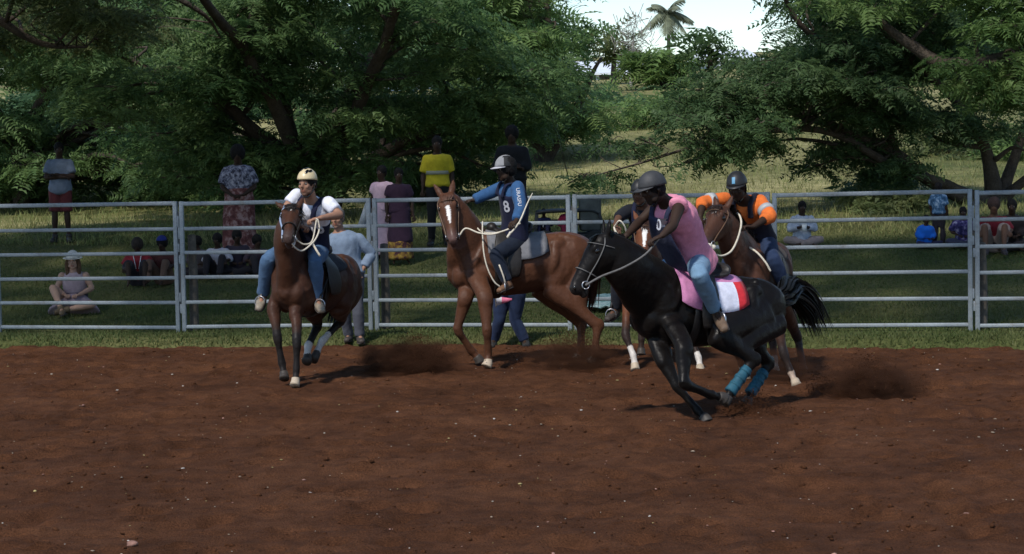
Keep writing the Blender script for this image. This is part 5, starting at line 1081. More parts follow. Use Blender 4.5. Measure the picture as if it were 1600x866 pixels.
# R4 orange shirt on bay
r4 = Person('rider in orange shirt with silver bands and black helmet on the bay horse', W(1182, 376, 20.5), W(1162, 312, 20.18), (-.45, -.88, -.1), W(1152, 292, 20.02), (-.35, -.88, -.30), (-.1, -.1, 1), tone=DARK, k=1.03)
r4.rarm(1, W(1203, 338, 20.0), W(1176, 355, 19.82), d=(-.8, -.4, .1), sh=W(1188, 316, 20.2)); r4.rarm(-1, W(1098, 316, 20.15), W(1094, 340, 19.95), d=(.1, -.4, -.9), sh=W(1132, 312, 20.3))
r4.rleg(1, W(1207, 404, 20.05), W(1229, 452, 20.2), W(1232, 470, 20.05)); r4.rleg(-1, W(1140, 408, 20.2), W(1136, 458, 20.3), W(1132, 474, 20.2)); r4.body()
s4 = r4.shirt((.66, .15, .03), sleeve=1.35, hem=-.05); r4.vest((.014, .013, .022), hem=-.1, top=.66, grow=.04); r4.pants((.02, .034, .075)); r4.shoes((.03, .025, .022)); r4.hair((.008, .007, .007))
for sd in (-1, 1): r4.band(sd, .52, .74, M_SILV)
r4.helmet(M_BLKH, brim=.045, r=(.104, .128, .130), lo=1.6); r4.patch(.02, .85, .55, mat('sky_blue_badge', (.12, .3, .45), .5), .016, .034)
# R5 black shirt behind
r5 = Person('rider in black shirt half hidden behind the pink rider', W(1016, 388, 22.0), W(1004, 322, 21.72), (-.3, -.95, -.05), W(1000, 301, 21.62), (-.45, -.88, -.2), (0, 0, 1), tone=BROWN, k=1.0)
r5.rarm(-1, W(968, 338, 21.62), W(961, 352, 21.42), d=(.2, -.6, -.6), sh=W(984, 328, 21.78)); r5.rarm(1, W(1038, 350, 21.55), W(1020, 372, 21.35), sh=W(1026, 330, 21.78))
r5.rleg(-1, W(966, 424, 21.65), W(963, 482, 21.8), W(950, 498, 21.62)); r5.rleg(1, W(1058, 424, 21.65), W(1062, 482, 21.8), W(1066, 498, 21.62)); r5.body()
r5.shirt((.012, .013, .018), sleeve=1.2); r5.vest(NAVY, hem=-.1, top=.7); r5.pants((.015, .017, .024)); r5.shoes((.05, .04, .035)); r5.hair((.008, .007, .007)); r5.helmet(M_BLKH, brim=.04)

# ---------------------------------------------------------------- people on foot inside the arena
Ym = 24.9
m1 = Person('man in light blue shirt and grey trousers standing at the fence behind the bay horse', W(543, 430, Ym), W(530, 362, Ym), (-.15, -.98, 0), W(527, 340, Ym - .05), (-.25, -.95, -.12), (0, 0, 1), tone=TAN, k=1.0, wide=1.18, voxel=.012, base=(W(556, 535, Ym)[0], Ym, 0))
m1.rarm(1, W(580, 397, Ym + .05), W(568, 420, Ym - .05), d=(-.5, -.1, -.85), sh=W(561, 374, Ym)); m1.rarm(-1, W(492, 398, Ym), W(500, 425, Ym - .1), sh=W(503, 372, Ym))
m1.rleg(1, W(559, 480, Ym - .05), W(562, 525, Ym), W(565, 533, Ym - .16)); m1.rleg(-1, W(537, 480, Ym), W(545, 524, Ym + .15), W(542, 531, Ym)); m1.body(beard=(.22, .15, .12))
m1.shirt((.165, .215, .29), sleeve=1.85, loose=.012, fold=.011); m1.pants((.075, .078, .095)); m1.shoes((.05, .04, .035)); m1.hair((.12, .11, .10))
gc = G(); n_ = m1.neck
for sd in (-1, 1): gc.loft([n_ + m1.lat * .07 * sd - m1.fr * .02 + m1.ax * .0, n_ + m1.lat * .065 * sd + m1.fr * .07 - m1.ax * .03, n_ + m1.lat * .02 * sd + m1.fr * .12 - m1.ax * .10], [.022, .026, .014], .008, up=m1.ax, n=8, k=4, cap=.3)
m1.th.part('collar', gc, cloth((.165, .215, .29)))
Yh = 24.35
m2 = Person('person in dark blue jeans mostly hidden behind the chestnut horse and its rider', W(797, 452, Yh), W(799, 372, Yh), (-.3, -.95, 0), W(797, 348, Yh), (-.3, -.95, -.1), (0, 0, 1), tone=DARK, k=1.0, voxel=.011, base=(W(815, 541, Yh)[0], Yh, 0))
m2.rarm(1, W(824, 405, Yh), W(815, 440, Yh - .1)); m2.rarm(-1, W(772, 405, Yh), W(782, 440, Yh - .15)); m2.rleg(1, W(805, 500, Yh), W(820, 532, Yh), W(821, 542, Yh - .15)); m2.rleg(-1, W(780, 500, Yh), W(772, 531, Yh + .1), W(769, 540, Yh - .05)); m2.body()
m2.shirt((.07, .065, .05), sleeve=1.8); m2.pants((.016, .026, .06)); m2.shoes((.03, .028, .026)); m2.hair((.008, .007, .007))

# ---------------------------------------------------------------- people watching from the bank
FOOT = {92: (97, 378), 118: (118, 489), 216: (217, 447), 257: (258, 446), 312: (312, 433), 343: (343, 434), 372: (372, 432), 402: (402, 433), 374: (376, 412), 598: (600, 413), 626: (626, 414), 686: (686, 384), 802: (803, 380),
        1252: (1253, 386), 1466: (1467, 387), 1444: (1445, 388), 1504: (1505, 387), 1553: (1553, 396), 1580: (1582, 393), 851: (851, 398), 888: (888, 399)}
YB = {}
def gb_(px, Y):
    """Where on the bank the person whose feet show at that spot stands."""
    fx, fy = FOOT[px]; best = None
    for y in np.arange(26.6, 44, .05):
        q = W(fx, fy, y); e_ = abs(q[2] - bank1(q[0], y))
        if best is None or e_ < best[0]: best = (e_, y, q[0])
    YB[px] = best[1]; return np.array([best[2], best[1], bank1(best[2], best[1])])
CAMDIR = (0, -1); BL = (.007, .006, .006)
def scale_to(py_top, px, Y, base, full):                       # size a figure so that its head reaches the photographed height
    k = (W(px, py_top, base[1])[2] - base[2]) / full; return k
b = gb_(92, 36); p = stand('man in grey tee and dark red shorts with arms crossed, standing at far left', b, (.1, -1), scale_to(222, 88, 36, b, 1.75), DARK, 'crossed', turn=.2); p.body(); p.shirt((.15, .18, .24), .7, loose=.02, hem=-.2); p.pants((.10, .025, .028), .9, name='shorts', grow=.012); p.shoes((.03, .03, .03)); p.hair(BL)
b = gb_(118, 28.6); p = sit('fair woman in pale hat and pinkish dress sitting cross-legged on the grass', b, (.05, -1), scale_to(391, 118, 28.6, b, .92), FAIR, knees='mix', voxel=.010, arms='lap'); p.body()
p.shirt((.36, .27, .29), 0, fold=.006, name='dress_top'); p.hair((.10, .055, .03), long=.22)
g = G(); P_ = lambda x, y, z: p.th.base + (p.lat * x + p.fr * y + np.array([0, 0, 1]) * z) * p.k
g.loft([P_(0, .02, .22), P_(0, .08, .12), P_(0, .14, .03)], [.18, .28, .36], [.15, .24, .30], up=(0, -1, 0), n=22, k=4, cap=.1); p.th.skin('skirt', g, cloth((.30, .22, .25)), .012, 2, post=folds(.016, 7, 3))
g = G(); g.loft([P_(0, .005, .235), P_(0, .015, .31)], [.185, .178], [.15, .145], up=(0, -1, 0), n=20, k=2, cap=.05); p.th.part('sash', g, cloth((.02, .022, .04))); p.shoes((.10, .07, .04), name='sandal')
V_, F_ = dome(p.hc + (p.hu * .03 - p.hf * .005) * p.hk, [p.hl, p.hf, p.hu], np.array((.10, .12, .125)) * p.hk, 1.5); o = p.th.part('sun_hat', (V_, F_), cloth((.55, .52, .47))); g = G(); c_ = p.hc + p.hu * .035 * p.hk
th_ = np.linspace(0, 2 * math.pi, 25); g.loft([c_ + p.hl * math.cos(a) * .115 + p.hf * math.sin(a) * .135 for a in th_], .022, .005, up=p.hu, n=8, k=1, cap=.1); p.th.part('hat_brim', g, cloth((.55, .52, .47)), o)
b = gb_(216, 31.5); p = sit('child in red and white shirt sitting knees up near the left fence joint', b, (.1, -1), scale_to(372, 217, 31.5, b, .92), DARK, knees='up', arms='knee'); p.body(); p.shirt((.22, .022, .03), .8, loose=.02); p.pants((.03, .025, .03), 1.0, name='shorts'); p.hair((.03, .022, .018), afro=.03)
for sd in (-1, 1):
    g = G(); g.loft([p.neck + p.lat * .06 * sd + p.fr * .09, p.neck + p.lat * .02 * sd + p.fr * .15 - p.ax * .2], .014, .006, up=p.lat, n=6, k=2); p.th.part('shirt_stripe', g, M_WHITE)
b = gb_(257, 32.2); p = sit('dark child in brownish red top sitting beside the red-shirted child', b, (-.2, -1), scale_to(368, 257, 32.2, b, .92), DARK, knees='up', arms='knee'); p.body(); p.shirt((.07, .022, .02), 1.5); p.pants((.12, .07, .05), 2.0); p.hair(BL, afro=.02)
V_, F_ = dome(p.hc + (p.hu * .03) * p.hk, [p.hl, p.hf, p.hu], np.array((.11, .13, .13)) * p.hk, 1.3); p.th.part('headscarf', (V_, F_), cloth((.02, .03, .16)))
for i, (px, Y, top, col, lab) in enumerate([(312, 33.2, 368, (.05, .045, .05), 'dark figure seated right of the left fence joint'), (343, 32.6, 364, (.34, .34, .40), 'seated person with pale top in the shaded group at left'), (372, 33.4, 358, (.03, .025, .04), 'dark seated person in front of the woman in floral dress'),
                                           (402, 33.0, 366, (.045, .03, .04), 'dark seated person right beside the bay horse rider')]):
    b = gb_(px, Y); p = sit(lab, b, ((i - 1.5) * .25, -1), scale_to(top, px, Y, b, .92), DARK, 'people in the shaded group at left', knees=('cross', 'up', 'cross', 'up')[i], arms=('lap', 'knee', 'lap', 'knee')[i], turn=(i - 1.5) * .4); p.body(); p.shirt(col, 1.3); p.pants((.02, .018, .022)); p.hair(BL, afro=.015)
b = gb_(374, 36.5); k_ = scale_to(228, 376, 36.5, b, 1.75); p = stand('woman in floral top and dusky rose skirt standing behind the seated group', b, (.05, -1), k_, DARK, 'front', wide=1.15); p.body()
M_FLOR = ramp_mat('floral_cloth', [(.38, (.03, .03, .045)), (.5, (.14, .14, .19)), (.62, (.33, .32, .38))], 16, det=3); M_ROSE = ramp_mat('rose_cloth', [(.38, (.08, .03, .03)), (.5, (.15, .06, .055)), (.62, (.30, .19, .18))], 9, det=3)
p.shirt((0, 0, 0), .8, loose=.03, hem=.1, m=M_FLOR); g = G(); bb = np.array(b); g.loft([bb + [0, 0, 1.12 * k_], bb + [0, 0, .9 * k_], bb + [0, 0, .45 * k_], bb + [0, 0, .15 * k_]], np.array([.19, .225, .25, .28]) * k_, np.array([.15, .18, .21, .24]) * k_, up=(0, -1, 0), n=20, k=4, cap=.1); p.th.skin('skirt', g, M_ROSE, .02, 2, post=folds(.016, 7, 5)); p.hair(BL, afro=.03)
b = gb_(598, 32.5); k_ = scale_to(258, 600, 32.5, b, 1.75); p = stand('woman in long lilac pink dress standing beside the second fence joint', b, (-.5, -.85), k_, DARK, 'down'); p.body(); p.shirt((.55, .38, .46), .5, loose=.02, hem=0.0)
g = G(); bb = np.array(b); g.loft([bb + [0, 0, 1.15 * k_], bb + [0, 0, .85 * k_], bb + [.02, 0, .45 * k_], bb + [.04, 0, .2 * k_]], np.array([.165, .19, .20, .23]) * k_, np.array([.13, .16, .18, .2]) * k_, up=(0, -1, 0), n=20, k=4, cap=.1); p.th.skin('skirt', g, cloth((.55, .38, .46)), .02, 2, post=folds(.018, 7, 6)); p.hair(BL)
b = gb_(626, 33.0); k_ = scale_to(262, 626, 33.0, b, 1.75); p = stand('woman in dark purple dress with yellow hem standing beside the lilac dress', b, (.2, -.98), k_, DARK, 'down', wide=1.05); p.body(); M_PUR = cloth((.035, .018, .035)); p.shirt((.035, .018, .035), .6, loose=.02, hem=0.0)
g = G(); bb = np.array(b); g.loft([bb + [0, 0, 1.15 * k_], bb + [0, 0, .8 * k_], bb + [0, 0, .42 * k_]], np.array([.17, .2, .23]) * k_, np.array([.14, .17, .2]) * k_, up=(0, -1, 0), n=20, k=4, cap=.1); p.th.skin('skirt', g, M_PUR, .02, 2, post=folds(.014, 7, 7))
g = G(); g.loft([bb + [0, 0, .44 * k_], bb + [0, 0, .28 * k_], bb + [0, 0, .12 * k_]], np.array([.225, .235, .25]) * k_, np.array([.2, .21, .22]) * k_, up=(0, -1, 0), n=20, k=3, cap=.1); p.th.skin('skirt_hem', g, ramp_mat('yellow_print', [(.4, (.05, .02, .03)), (.55, (.22, .13, .03)), (.7, (.35, .25, .06))], 11, det=2), .02, 2, post=folds(.012, 7, 8)); p.hair(BL)
b = gb_(686, 35.0); k_ = scale_to(212, 685, 35.0, b, 1.75); p = stand('man in bright yellow shirt and black trousers standing above the chestnut horse', b, (0, -1), k_, DARK, 'down', wide=1.1); p.body(); p.shirt((.40, .33, .02), .85, loose=.012, hem=-.1); p.pants((.012, .012, .014)); p.shoes((.02, .02, .02)); p.hair(BL)
g = G(); q = lerp(p.pel, p.neck, .42); g.loft([q - p.ax * .03, q + p.ax * .03], [.200, .204], [.152, .155], up=p.fr, n=22, k=2, cap=.02); p.th.part('reflective_band', g, mat('grey_band', (.26, .26, .2), .6))
b = gb_(802, 35.5); k_ = scale_to(197, 803, 35.5, b, 1.75); p = stand('man in black shirt standing on the bank behind the blue-shirted rider', b, (-.1, -1), k_, DARK, 'crossed', wide=1.1); p.body(); p.shirt((.012, .012, .014), 1.4, loose=.02); p.pants((.014, .014, .016)); p.shoes((.02, .02, .02)); p.hair(BL, afro=.02)
b = gb_(1252, 34.5); p = sit('person in white shirt sitting cross-legged with a white cup', b, (0, -1), scale_to(313, 1250, 34.5, b, .92), DARK, knees='cross', arms='cup', voxel=.011); p.body(); p.shirt((.36, .39, .46), 1.7, loose=.02); p.pants((.24, .19, .18)); p.hair(BL)
g = G(); q = (p.arm[1][2] + p.arm[-1][2]) / 2 + p.fr * .09 * p.k; g.loft([q + [0, 0, -.05], q + [0, 0, .06]], [.032, .042], n=14, k=2, cap=.05, flat_end=True)
th = Thing('cup', 'small white cup in the hands of the seated person', 'cup', q); th.part('wall', g, mat('white_plastic', (.72, .72, .72), .4)); g = G(); g.loft([q + [0, 0, .058], q + [0, 0, .064]], .044, n=14, k=1, cap=.05); th.part('rim', g, mat('white_plastic', (.72, .72, .72), .4))
M_BLUEP = ramp_mat('blue_print', [(.4, (.02, .05, .10)), (.55, (.06, .13, .24)), (.68, (.22, .3, .42))], 14, det=2)
b = gb_(1466, 33.6); k_ = scale_to(286, 1468, 33.6, b, 1.75); p = stand('small child in blue patterned shirt standing before the right fence joint', b, (.5, .85), k_, DARK, 'down'); p.body(); p.shirt((0, 0, 0), .9, loose=.02, m=M_BLUEP); p.pants((.018, .016, .02)); p.hair(BL, afro=.02)
b = gb_(1444, 34.0); p = sit('person wrapped in bright blue sitting beside the standing child', b, (.3, -1), scale_to(335, 1445, 34.0, b, .92), DARK, knees='cross'); p.body(); p.shirt((.015, .13, .55), 1.8, loose=.04); p.pants((.03, .03, .07)); p.hair(BL)
b = gb_(1504, 34.2); p = sit('person in purple blue print sitting just before the right fence joint', b, (-.2, -1), scale_to(322, 1504, 34.2, b, .92), DARK, knees='cross'); p.body(); p.shirt((0, 0, 0), .9, loose=.02, m=ramp_mat('purple_print', [(.4, (.02, .02, .07)), (.55, (.07, .06, .17)), (.68, (.25, .24, .36))], 14, det=2)); p.pants((.05, .05, .08)); p.hair(BL)
b = gb_(1553, 33.8); p = sit('man in dark red shirt sitting knees up at the right edge', b, (-.2, -1), scale_to(308, 1551, 33.8, b, .92), BROWN, knees='up', arms='knee'); p.body(); p.shirt((.13, .012, .02), 1.0); p.pants((.22, .17, .15), .95, name='shorts'); p.shoes((.05, .04, .04)); p.hair((.05, .03, .025), afro=.02)
b = gb_(1580, 34.4); p = sit('person in black jacket sitting beside the dark red shirt at the right edge', b, (-.3, -1), scale_to(310, 1580, 34.4, b, .92), DARK, knees='cross'); p.body(); p.shirt((.015, .011, .012), 1.8, loose=.03); p.pants((.02, .016, .018)); p.hair(BL)
b = gb_(851, 32.0); p = sit('person in navy and white sitting under the dark frame behind the chestnut rump', b + [0, 0, .30], (-.1, -1), scale_to(325, 851, 32.0, b + [0, 0, .3], .92), DARK, knees='up', arms='lap'); p.body(); p.shirt((.025, .03, .09), 1.2); p.pants((.02, .02, .05)); p.hair(BL)
g = G(); g.loft([p.neck + p.fr * .14 - p.ax * .1, p.pel + p.fr * .16 + p.ax * .1], .03, .006, up=p.lat, n=6, k=2); p.th.part('white_panel', g, M_WHITE); SEAT_A = np.array(b)
b = gb_(888, 32.0); p = sit('person in crimson sitting under the dark frame behind the chestnut rump', b + [0, 0, .30], (.1, -1), scale_to(318, 888, 32.0, b + [0, 0, .3], .92), DARK, knees='up', arms='lap'); p.body(); p.shirt((.20, .012, .04), 1.6, loose=.03); p.pants((.16, .012, .035)); p.hair(BL)
# ------------------------------------------------------------------ reins, ropes and lead lines
def hp(p, side, f=.08): a, b, c = p.arm[side]; return c + nz(c - b) * f
# dark bay: white rope halter and looped rope rein
h1.rope([h1.HP(.84, .07, -.06), W(466, 377, 20.0), W(476, 382, 20.05), W(488, 376, 20.15), hp(r1, 1, .05)], M_ROPE, .0079); h1.rope([W(452, 372, 19.85), W(460, 386, 19.9), W(472, 392, 20.0), W(486, 382, 20.1), W(494, 372, 20.15), W(499, 358, 20.2), W(497, 345, 20.2), hp(r1, 1, .06)], M_ROPE, .0086)
h1.rope([h1.HP(.8, -.066, -.04), h1.HP(.86, -.03, -.13), h1.HP(.9, .03, -.14), h1.HP(.84, .068, -.06)], M_WHITE, .012, 'chin_rope'); h1.rope([h1.HP(.02, -.07, 0), h1.HP(.3, -.105, -.04), h1.HP(.6, -.075, -.04), h1.HP(.84, -.07, -.06)], mat('pale_blue_rope', (.25, .32, .45), .8), .010, 'halter_rope')
h1.rope([W(488, 380, 20.35), W(495, 392, 20.3), W(500, 400, 20.3)], M_ROPE, .0115, 'rope_end', 3)
# chestnut: cream rope rein to the near hand, lead line down, stick-straight switch
h2.rope([h2.HP(.84, .07, -.06), W(728, 357, 21.75), W(748, 364, 21.7), W(770, 366, 21.6), W(795, 358, 21.55), W(811, 350, 21.55)], M_ROPE, .0094); h2.rope([W(742, 350, 22.3), W(752, 362, 21.9), W(775, 364, 21.6), W(800, 356, 21.55), W(813, 349, 21.55)], M_ROPE, .0086)
h2.rope([W(754, 346, 21.85), W(754, 365, 21.78), W(756, 395, 21.72), W(762, 420, 21.7), W(772, 440, 21.7), W(781, 448, 21.72)], M_ROPE, .0079, 'lead_line'); h2.rope([W(780, 414, 21.7), W(786, 430, 21.68), W(790, 444, 21.7)], M_ROPE, .0086, 'strap_end', 3)
sw = Thing('riding_switch', 'thin pale stick held by the blue-shirted rider', 'stick', W(806, 350, 21.55)); g = G(); g.loft([W(795, 368, 21.5), W(811, 348, 21.55), W(824, 318, 21.7), W(832, 302, 21.8)], [.010, .009, .007, .004], n=7, k=3); sw.part('shaft', g, M_ROPE); g = G(); g.loft([W(793, 371, 21.5), W(798, 363, 21.5)], .014, n=8); sw.part('grip', g, M_ROPE)
# black: leather reins to both hands
h3.rope([h3.HP(.84, .072, -.062), W(940, 432, 17.05), W(975, 418, 16.98), W(1008, 398, 16.95), hp(r3, 1, .04)], M_GREYL, .010); h3.rope([h3.HP(.84, -.07, -.06), W(950, 415, 17.5), W(965, 395, 17.45), hp(r3, -1, .05)], M_GREYL, .009)
# bay: rope rein looping to the hand, knotted at the chin
h4.rope([W(1101, 388, 19.4), W(1112, 395, 19.45), W(1127, 400, 19.55), W(1142, 393, 19.65), W(1152, 375, 19.7), W(1158, 352, 19.75), W(1156, 338, 19.85), W(1148, 330, 19.95)], M_ROPE, .0101); h4.rope([W(1106, 384, 19.4), W(1100, 396, 19.38), W(1096, 404, 19.38)], M_ROPE, .0072, 'knot_tail', 3); h4.rope([W(1107, 385, 19.4), W(1112, 400, 19.38), W(1116, 412, 19.38)], M_ROPE, .0072, 'knot_tail', 3)
g = G(); g.ell(W(1107, 385, 19.4), (.035, .03, .03)); g.ell(W(1114, 387, 19.42), (.03, .028, .028)); h4.th.skin('rope_knot', g, M_ROPE, .008, 1, post=folds(.005, 40, 2))
h4.rope([W(1165, 384, 20.0), W(1182, 394, 19.85), W(1196, 410, 19.8), W(1204, 424, 19.8)], M_ROPE, .0101, 'breast_strap')
# hidden chestnut: rope from hand to head
h5.rope([h5.HP(.84, -.07, -.06), W(985, 392, 21.2), W(972, 376, 21.25), W(962, 362, 21.3), hp(r5, -1, .05)], M_ROPE, .0101); h5.rope([hp(r5, -1, .05), W(968, 345, 21.3), W(976, 354, 21.3), W(980, 368, 21.35)], M_ROPE, .0086)
# stirrups
for h, p, sd in ((h1, r1, 1), (h1, r1, -1), (h2, r2, 1), (h2, r2, -1), (h3, r3, 1), (h3, r3, -1), (h4, r4, 1), (h4, r4, -1), (h5, r5, -1), (h5, r5, 1)):
    a, b, c, d = p.leg[sd]; f = lerp(c, d, .62) + nz(c - b) * .05; h.stirrup(f, h.p(.10, .27 * sd, 1.22), side=sd)

# ------------------------------------------------------------------ things on the grass
def gz(px, Y): x = W(px, 400, Y)[0]; return np.array([x, Y, bank1(x, Y)])
c = gz(925, 27.7); n = 26; rg = np.random.default_rng(8)
xs, ys = np.meshgrid(np.linspace(-.45, .42, n), np.linspace(-.55, .6, 18)); P = np.stack([xs.ravel(), ys.ravel(), 0 * xs.ravel()], 1); P[:, 0] += -.10 * P[:, 1] + .05 * fbm(P * 3, 2, 4); z = bank(P[:, 0] + c[0], P[:, 1] + c[1]); P[:, 2] = .075 + .055 * np.abs(fbm(P * 6, 3, 9)) + (z - c[2]) ; q = np.arange(17)[:, None] * n + np.arange(n - 1)[None]; q = q.ravel(); F_ = np.stack([q, q + 1, q + n + 1, q + n], 1)
Vt = np.vstack([P, P - [0, 0, .012]]); Ft = np.vstack([F_, F_[:, ::-1] + len(P)]); o = link('picnic_cloth', mesh_from('picnic_cloth', Vt, Ft), ramp_mat('mint_cloth', [(.4, (.20, .36, .32)), (.5, (.32, .48, .44)), (.62, (.52, .62, .58))], 9, det=3), loc=c, label='crumpled mint green cloth spread on the grass behind the chestnut horse', cat='cloth')
# pennant carried by the half hidden person
q0, q1 = W(775, 471, 23.7), W(800, 468, 23.75); n = 14; V_ = []
for i in range(n + 1):
    t = i / n; hgt = lerp(.055, .012, t); cc = lerp(q0, q1, t) + np.array([0, .02 * math.sin(5 * t), 0]); V_ += [cc + [0, 0, hgt], cc - [0, 0, hgt]]
V_ = np.array(V_); V_ = np.vstack([V_, V_ + [0, .008, 0]]); m_ = 2 * (n + 1); g = G(); Fv, mi = [], []
for i in range(n): Fv += [[2 * i, 2 * i + 1, 2 * i + 3, 2 * i + 2], [m_ + 2 * i + 2, m_ + 2 * i + 3, m_ + 2 * i + 1, m_ + 2 * i], [2 * i, 2 * i + 2, m_ + 2 * i + 2, m_ + 2 * i], [2 * i + 1, m_ + 2 * i + 1, m_ + 2 * i + 3, 2 * i + 3]]; mi += [0 if i < 5 else 1] * 4
g.add(V_, Fv); g.m = mi; th = Thing('pennant', 'small white and pink pennant low behind the chestnut horse foreleg', 'pennant', q0); th.part('flag', g, [M_WHITE, cloth((.62, .16, .26))]); g = G(); g.loft([W(779, 440, 24.05), q0 + [0, .03, .06], q0 + [0, .01, -.07]], .006, n=6); th.part('stick', g, M_STAKE)
# low dark open-sided cart with the two sitters
M_DK = mat('dark_frame', (.012, .013, .014), .5, .4, noise=(15, .3)); YC = YB[888] + .2; base = gz(888, YC); th = Thing('open_cart', 'low dark open-sided cart with flat roof behind the chestnut rump', 'cart', base); X = lambda px, z, dy=0.0: np.array([W(px, 350, YC)[0], YC + dy, base[2] + z]); zt = W(900, 329, YC)[2] - base[2]
g = G(); g.loft([X(838, zt - .02), X(860, zt), X(920, zt), X(934, zt - .05)], .035, .36, up=(0, 1, 0), n=10, k=3, cap=.3); th.part('roof', g, M_DK)
for a_, b_ in ((839, 836), (934, 946)):
    for dy in (-.3, .3): g = G(); g.bar(X(a_, zt - .03, dy), X(b_, .32, dy), .05, .05, up=(0, 1, 0)); th.part('post', g, M_DK)
g = G(); g.bar(X(838, zt - .17, .3), X(910, zt - .17, .3), .05, .05); th.part('back_rail', g, M_DK)
g = G(); g.box((X(890, .26) + X(892, .26)) / 2, (.56, .38, .07), bev=.02); th.part('deck', g, M_DK); g = G(); g.box(X(922, .62), (.17, .3, .26), bev=.04); th.part('rear_box', g, mat('dull_grey', (.07, .075, .07), .7, noise=(9, .3)))
for px in (850, 930):
    for dy in (-.4, .4):
        g = G(); cc = X(px, .20, dy); g.loft([cc + [0, -.05, 0], cc + [0, .05, 0]], .19, n=20, k=1, cap=.12, up=(0, 0, 1)); w_ = th.part('wheel', g, mat('tyre', (.02, .02, .02), .9)); g = G(); g.loft([cc + [0, -.06, 0], cc + [0, .06, 0]], .09, n=14, k=1, cap=.1, up=(0, 0, 1)); th.part('rim', g, mat('grey_rim', (.2, .2, .2), .5), w_)

# ------------------------------------------------------------------ dirt thrown up by the hooves
def spray(name, label, px, py, Y, wpx, hpx, n, seed):
    rg = np.random.default_rng(seed); s = FPX / Y; c = W(px, py, Y); w, h = wpx / s, hpx / s; k = 9; cx = rg.normal(0, .28, k); cz = rg.uniform(.05, .6, k); j = rg.integers(0, k, n)
    x = (cx[j] + rg.normal(0, .13, n)) * w; env = np.exp(-(x / w / .45) ** 2); z = np.abs(rg.normal(0, .22, n) + cz[j] * env) * h; y = rg.normal(0, .18, n)
    P = np.stack([c[0] + x, Y + y, .01 + z], 1); S = .0018 + .006 * rg.random(n) ** 6; V, F = tetra_mesh(P, S, seed=seed); link(name, mesh_from(name, V, F, False), M_DIRT, kind='stuff', label=label, cat='flying dirt')
def dust(name, label, px, py, Y, wpx, hpx, dens, seed, depth=.5, col=(.17, .08, .048)):
    """A soft closed cloud of dust with uneven density."""
    s = FPX / Y; c = W(px, py, Y); r = np.array([wpx / s / 2, depth, hpx / s / 2]); c = np.array([c[0], Y, max(c[2] - r[2] * .35, r[2] * .45)]); bm = bmesh.new(); bmesh.ops.create_icosphere(bm, subdivisions=3, radius=1); V = np.array([v.co[:] for v in bm.verts]); F = [[v.index for v in f.verts] for f in bm.faces]; bm.free()
    m = bpy.data.materials.new('dust'); m.use_nodes = True; n, l = m.node_tree.nodes, m.node_tree.links; n.remove(n['Principled BSDF']); pv = n.new('ShaderNodeVolumePrincipled'); pv.inputs['Color'].default_value = (*col, 1); pv.inputs['Anisotropy'].default_value = .2
    tc = n.new('ShaderNodeTexCoord'); ln = n.new('ShaderNodeVectorMath'); ln.operation = 'LENGTH'; l.new(tc.outputs['Object'], ln.inputs[0]); mr = n.new('ShaderNodeMapRange'); mr.interpolation_type = 'SMOOTHSTEP'; l.new(ln.outputs['Value'], mr.inputs[0]); mr.inputs[1].default_value = 1.0; mr.inputs[2].default_value = .15; mr.inputs[3].default_value = 0; mr.inputs[4].default_value = 1
    tx = n.new('ShaderNodeTexNoise'); tx.inputs['Scale'].default_value = 3.4; tx.inputs['Detail'].default_value = 4; va = n.new('ShaderNodeVectorMath'); va.operation = 'ADD'; va.inputs[1].default_value = (seed * 3.1, 0, 0); l.new(tc.outputs['Object'], va.inputs[0]); l.new(va.outputs[0], tx.inputs['Vector'])
    m2_ = n.new('ShaderNodeMapRange'); l.new(tx.outputs[0], m2_.inputs[0]); m2_.inputs[1].default_value = .43; m2_.inputs[2].default_value = .64; mu = n.new('ShaderNodeMath'); mu.operation = 'MULTIPLY'; l.new(mr.outputs[0], mu.inputs[0]); l.new(m2_.outputs[0], mu.inputs[1]); mv = n.new('ShaderNodeMath'); mv.operation = 'MULTIPLY'; l.new(mu.outputs[0], mv.inputs[0]); mv.inputs[1].default_value = dens
    l.new(mv.outputs[0], pv.inputs['Density']); l.new(pv.outputs[0], n['Material Output'].inputs['Volume']); o = link(name, mesh_from(name, V, F), m, loc=c, kind='stuff', label=label, cat='dust'); o.scale = r
spray('flying_dirt', 'flying soil behind the dark bay horse hooves', 635, 570, 21.6, 150, 75, 11000, 1); spray('flying_dirt', 'flying soil at the chestnut horse hind hooves', 895, 565, 21.9, 130, 70, 8000, 2); spray('flying_dirt', 'flying soil thrown far behind the black horse', 1365, 625, 18.9, 120, 80, 11000, 3); spray('flying_dirt', 'flying soil under the black horse hind hooves', 1185, 650, 17.6, 90, 35, 4000, 4)
dust('dust', 'low brown dust behind the dark bay horse', 640, 560, 21.6, 210, 90, 20, 1); dust('dust', 'low brown dust around the chestnut horse hind hooves', 895, 548, 21.75, 190, 75, 12, 2); dust('dust', 'brown dust hanging behind the black horse', 1365, 610, 18.9, 200, 90, 22, 3); dust('dust', 'brown dust low under the bay horse with the orange rider', 1200, 590, 20.3, 260, 90, 7, 4)
finalize()
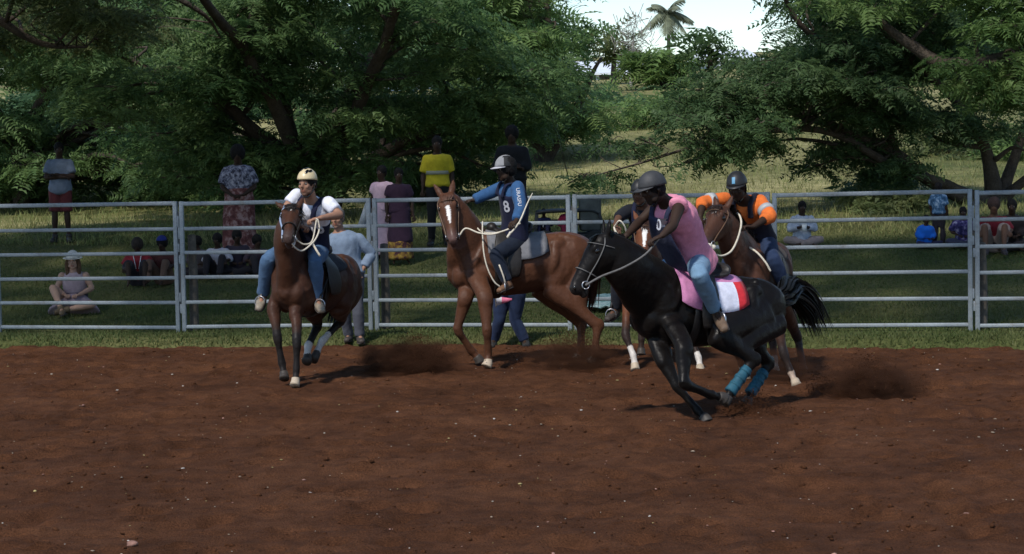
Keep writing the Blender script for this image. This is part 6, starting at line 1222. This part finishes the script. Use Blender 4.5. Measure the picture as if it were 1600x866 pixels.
# ------------------------------------------------------------------ printed numbers and letters
def put_text(s, person, target, centre, normal, up, size, m=None, name='printed_number', spacing=1.0):
    cu = bpy.data.curves.new('t', 'FONT'); cu.body = s; cu.size = size; cu.align_x = 'CENTER'; cu.align_y = 'CENTER'; cu.space_character = spacing; cu.offset = size * .02; ob = bpy.data.objects.new('t', cu); COL.objects.link(ob)
    dg = bpy.context.evaluated_depsgraph_get(); me = bpy.data.meshes.new_from_object(ob.evaluated_get(dg)); bpy.data.objects.remove(ob); bm = bmesh.new(); bm.from_mesh(me); bmesh.ops.triangulate(bm, faces=bm.faces); bmesh.ops.subdivide_edges(bm, edges=list(bm.edges), cuts=2, use_grid_fill=True)
    base = person.th.base; n = nz(normal); u = np.array(up, float); u = nz(u - u.dot(n) * n); r = np.cross(u, n); tm = target.data; bv = BVHTree.FromPolygons([v.co[:] for v in tm.vertices], [list(p.vertices) for p in tm.polygons]); c = np.array(centre) - base
    for v in bm.verts:
        p = c + r * v.co.x + u * v.co.y; hit = bv.ray_cast(Vector(p + n * .4), Vector(-n), 1.0); q = np.array(hit[0]) if hit[0] is not None else p; v.co = Vector(q + n * .007)
    bm.to_mesh(me); bm.free(); link(name, me, m or M_TXT, target)
def tpt(p, t, x, y): return p.pel + p.ax * np.linalg.norm(p.neck - p.pel) * t + p.lat * x + p.fr * y
put_text('15', r1, r1.vest_o, W(489, 360, 20.5), (-.1, -1, 0), (-.2, 0, 1), .15); put_text('8', r2, r2.vest_o, W(788, 324, 22.0), (-.6, -.8, 0), (-.05, 0, 1), .17)
put_text('0', r3, r3.vest_o, W(1030, 352, 17.3), (-.75, -.65, 0), (-.1, 0, 1), .13); put_text('5', r4, r4.vest_o, W(1150, 347, 20.1), (-.35, -.93, 0), (-.1, 0, 1), .15)
a_, b_, c_ = r2.arm[1]; put_text('URASFU', r2, s2, lerp(a_, b_, .48), (.0, -1, .05), nz((b_ - a_)) @ np.array([[0, 0, 1], [0, 1, 0], [-1, 0, 0]]), .055, m=mat('pale_print', (.45, .47, .52), .8), name='sleeve_lettering')
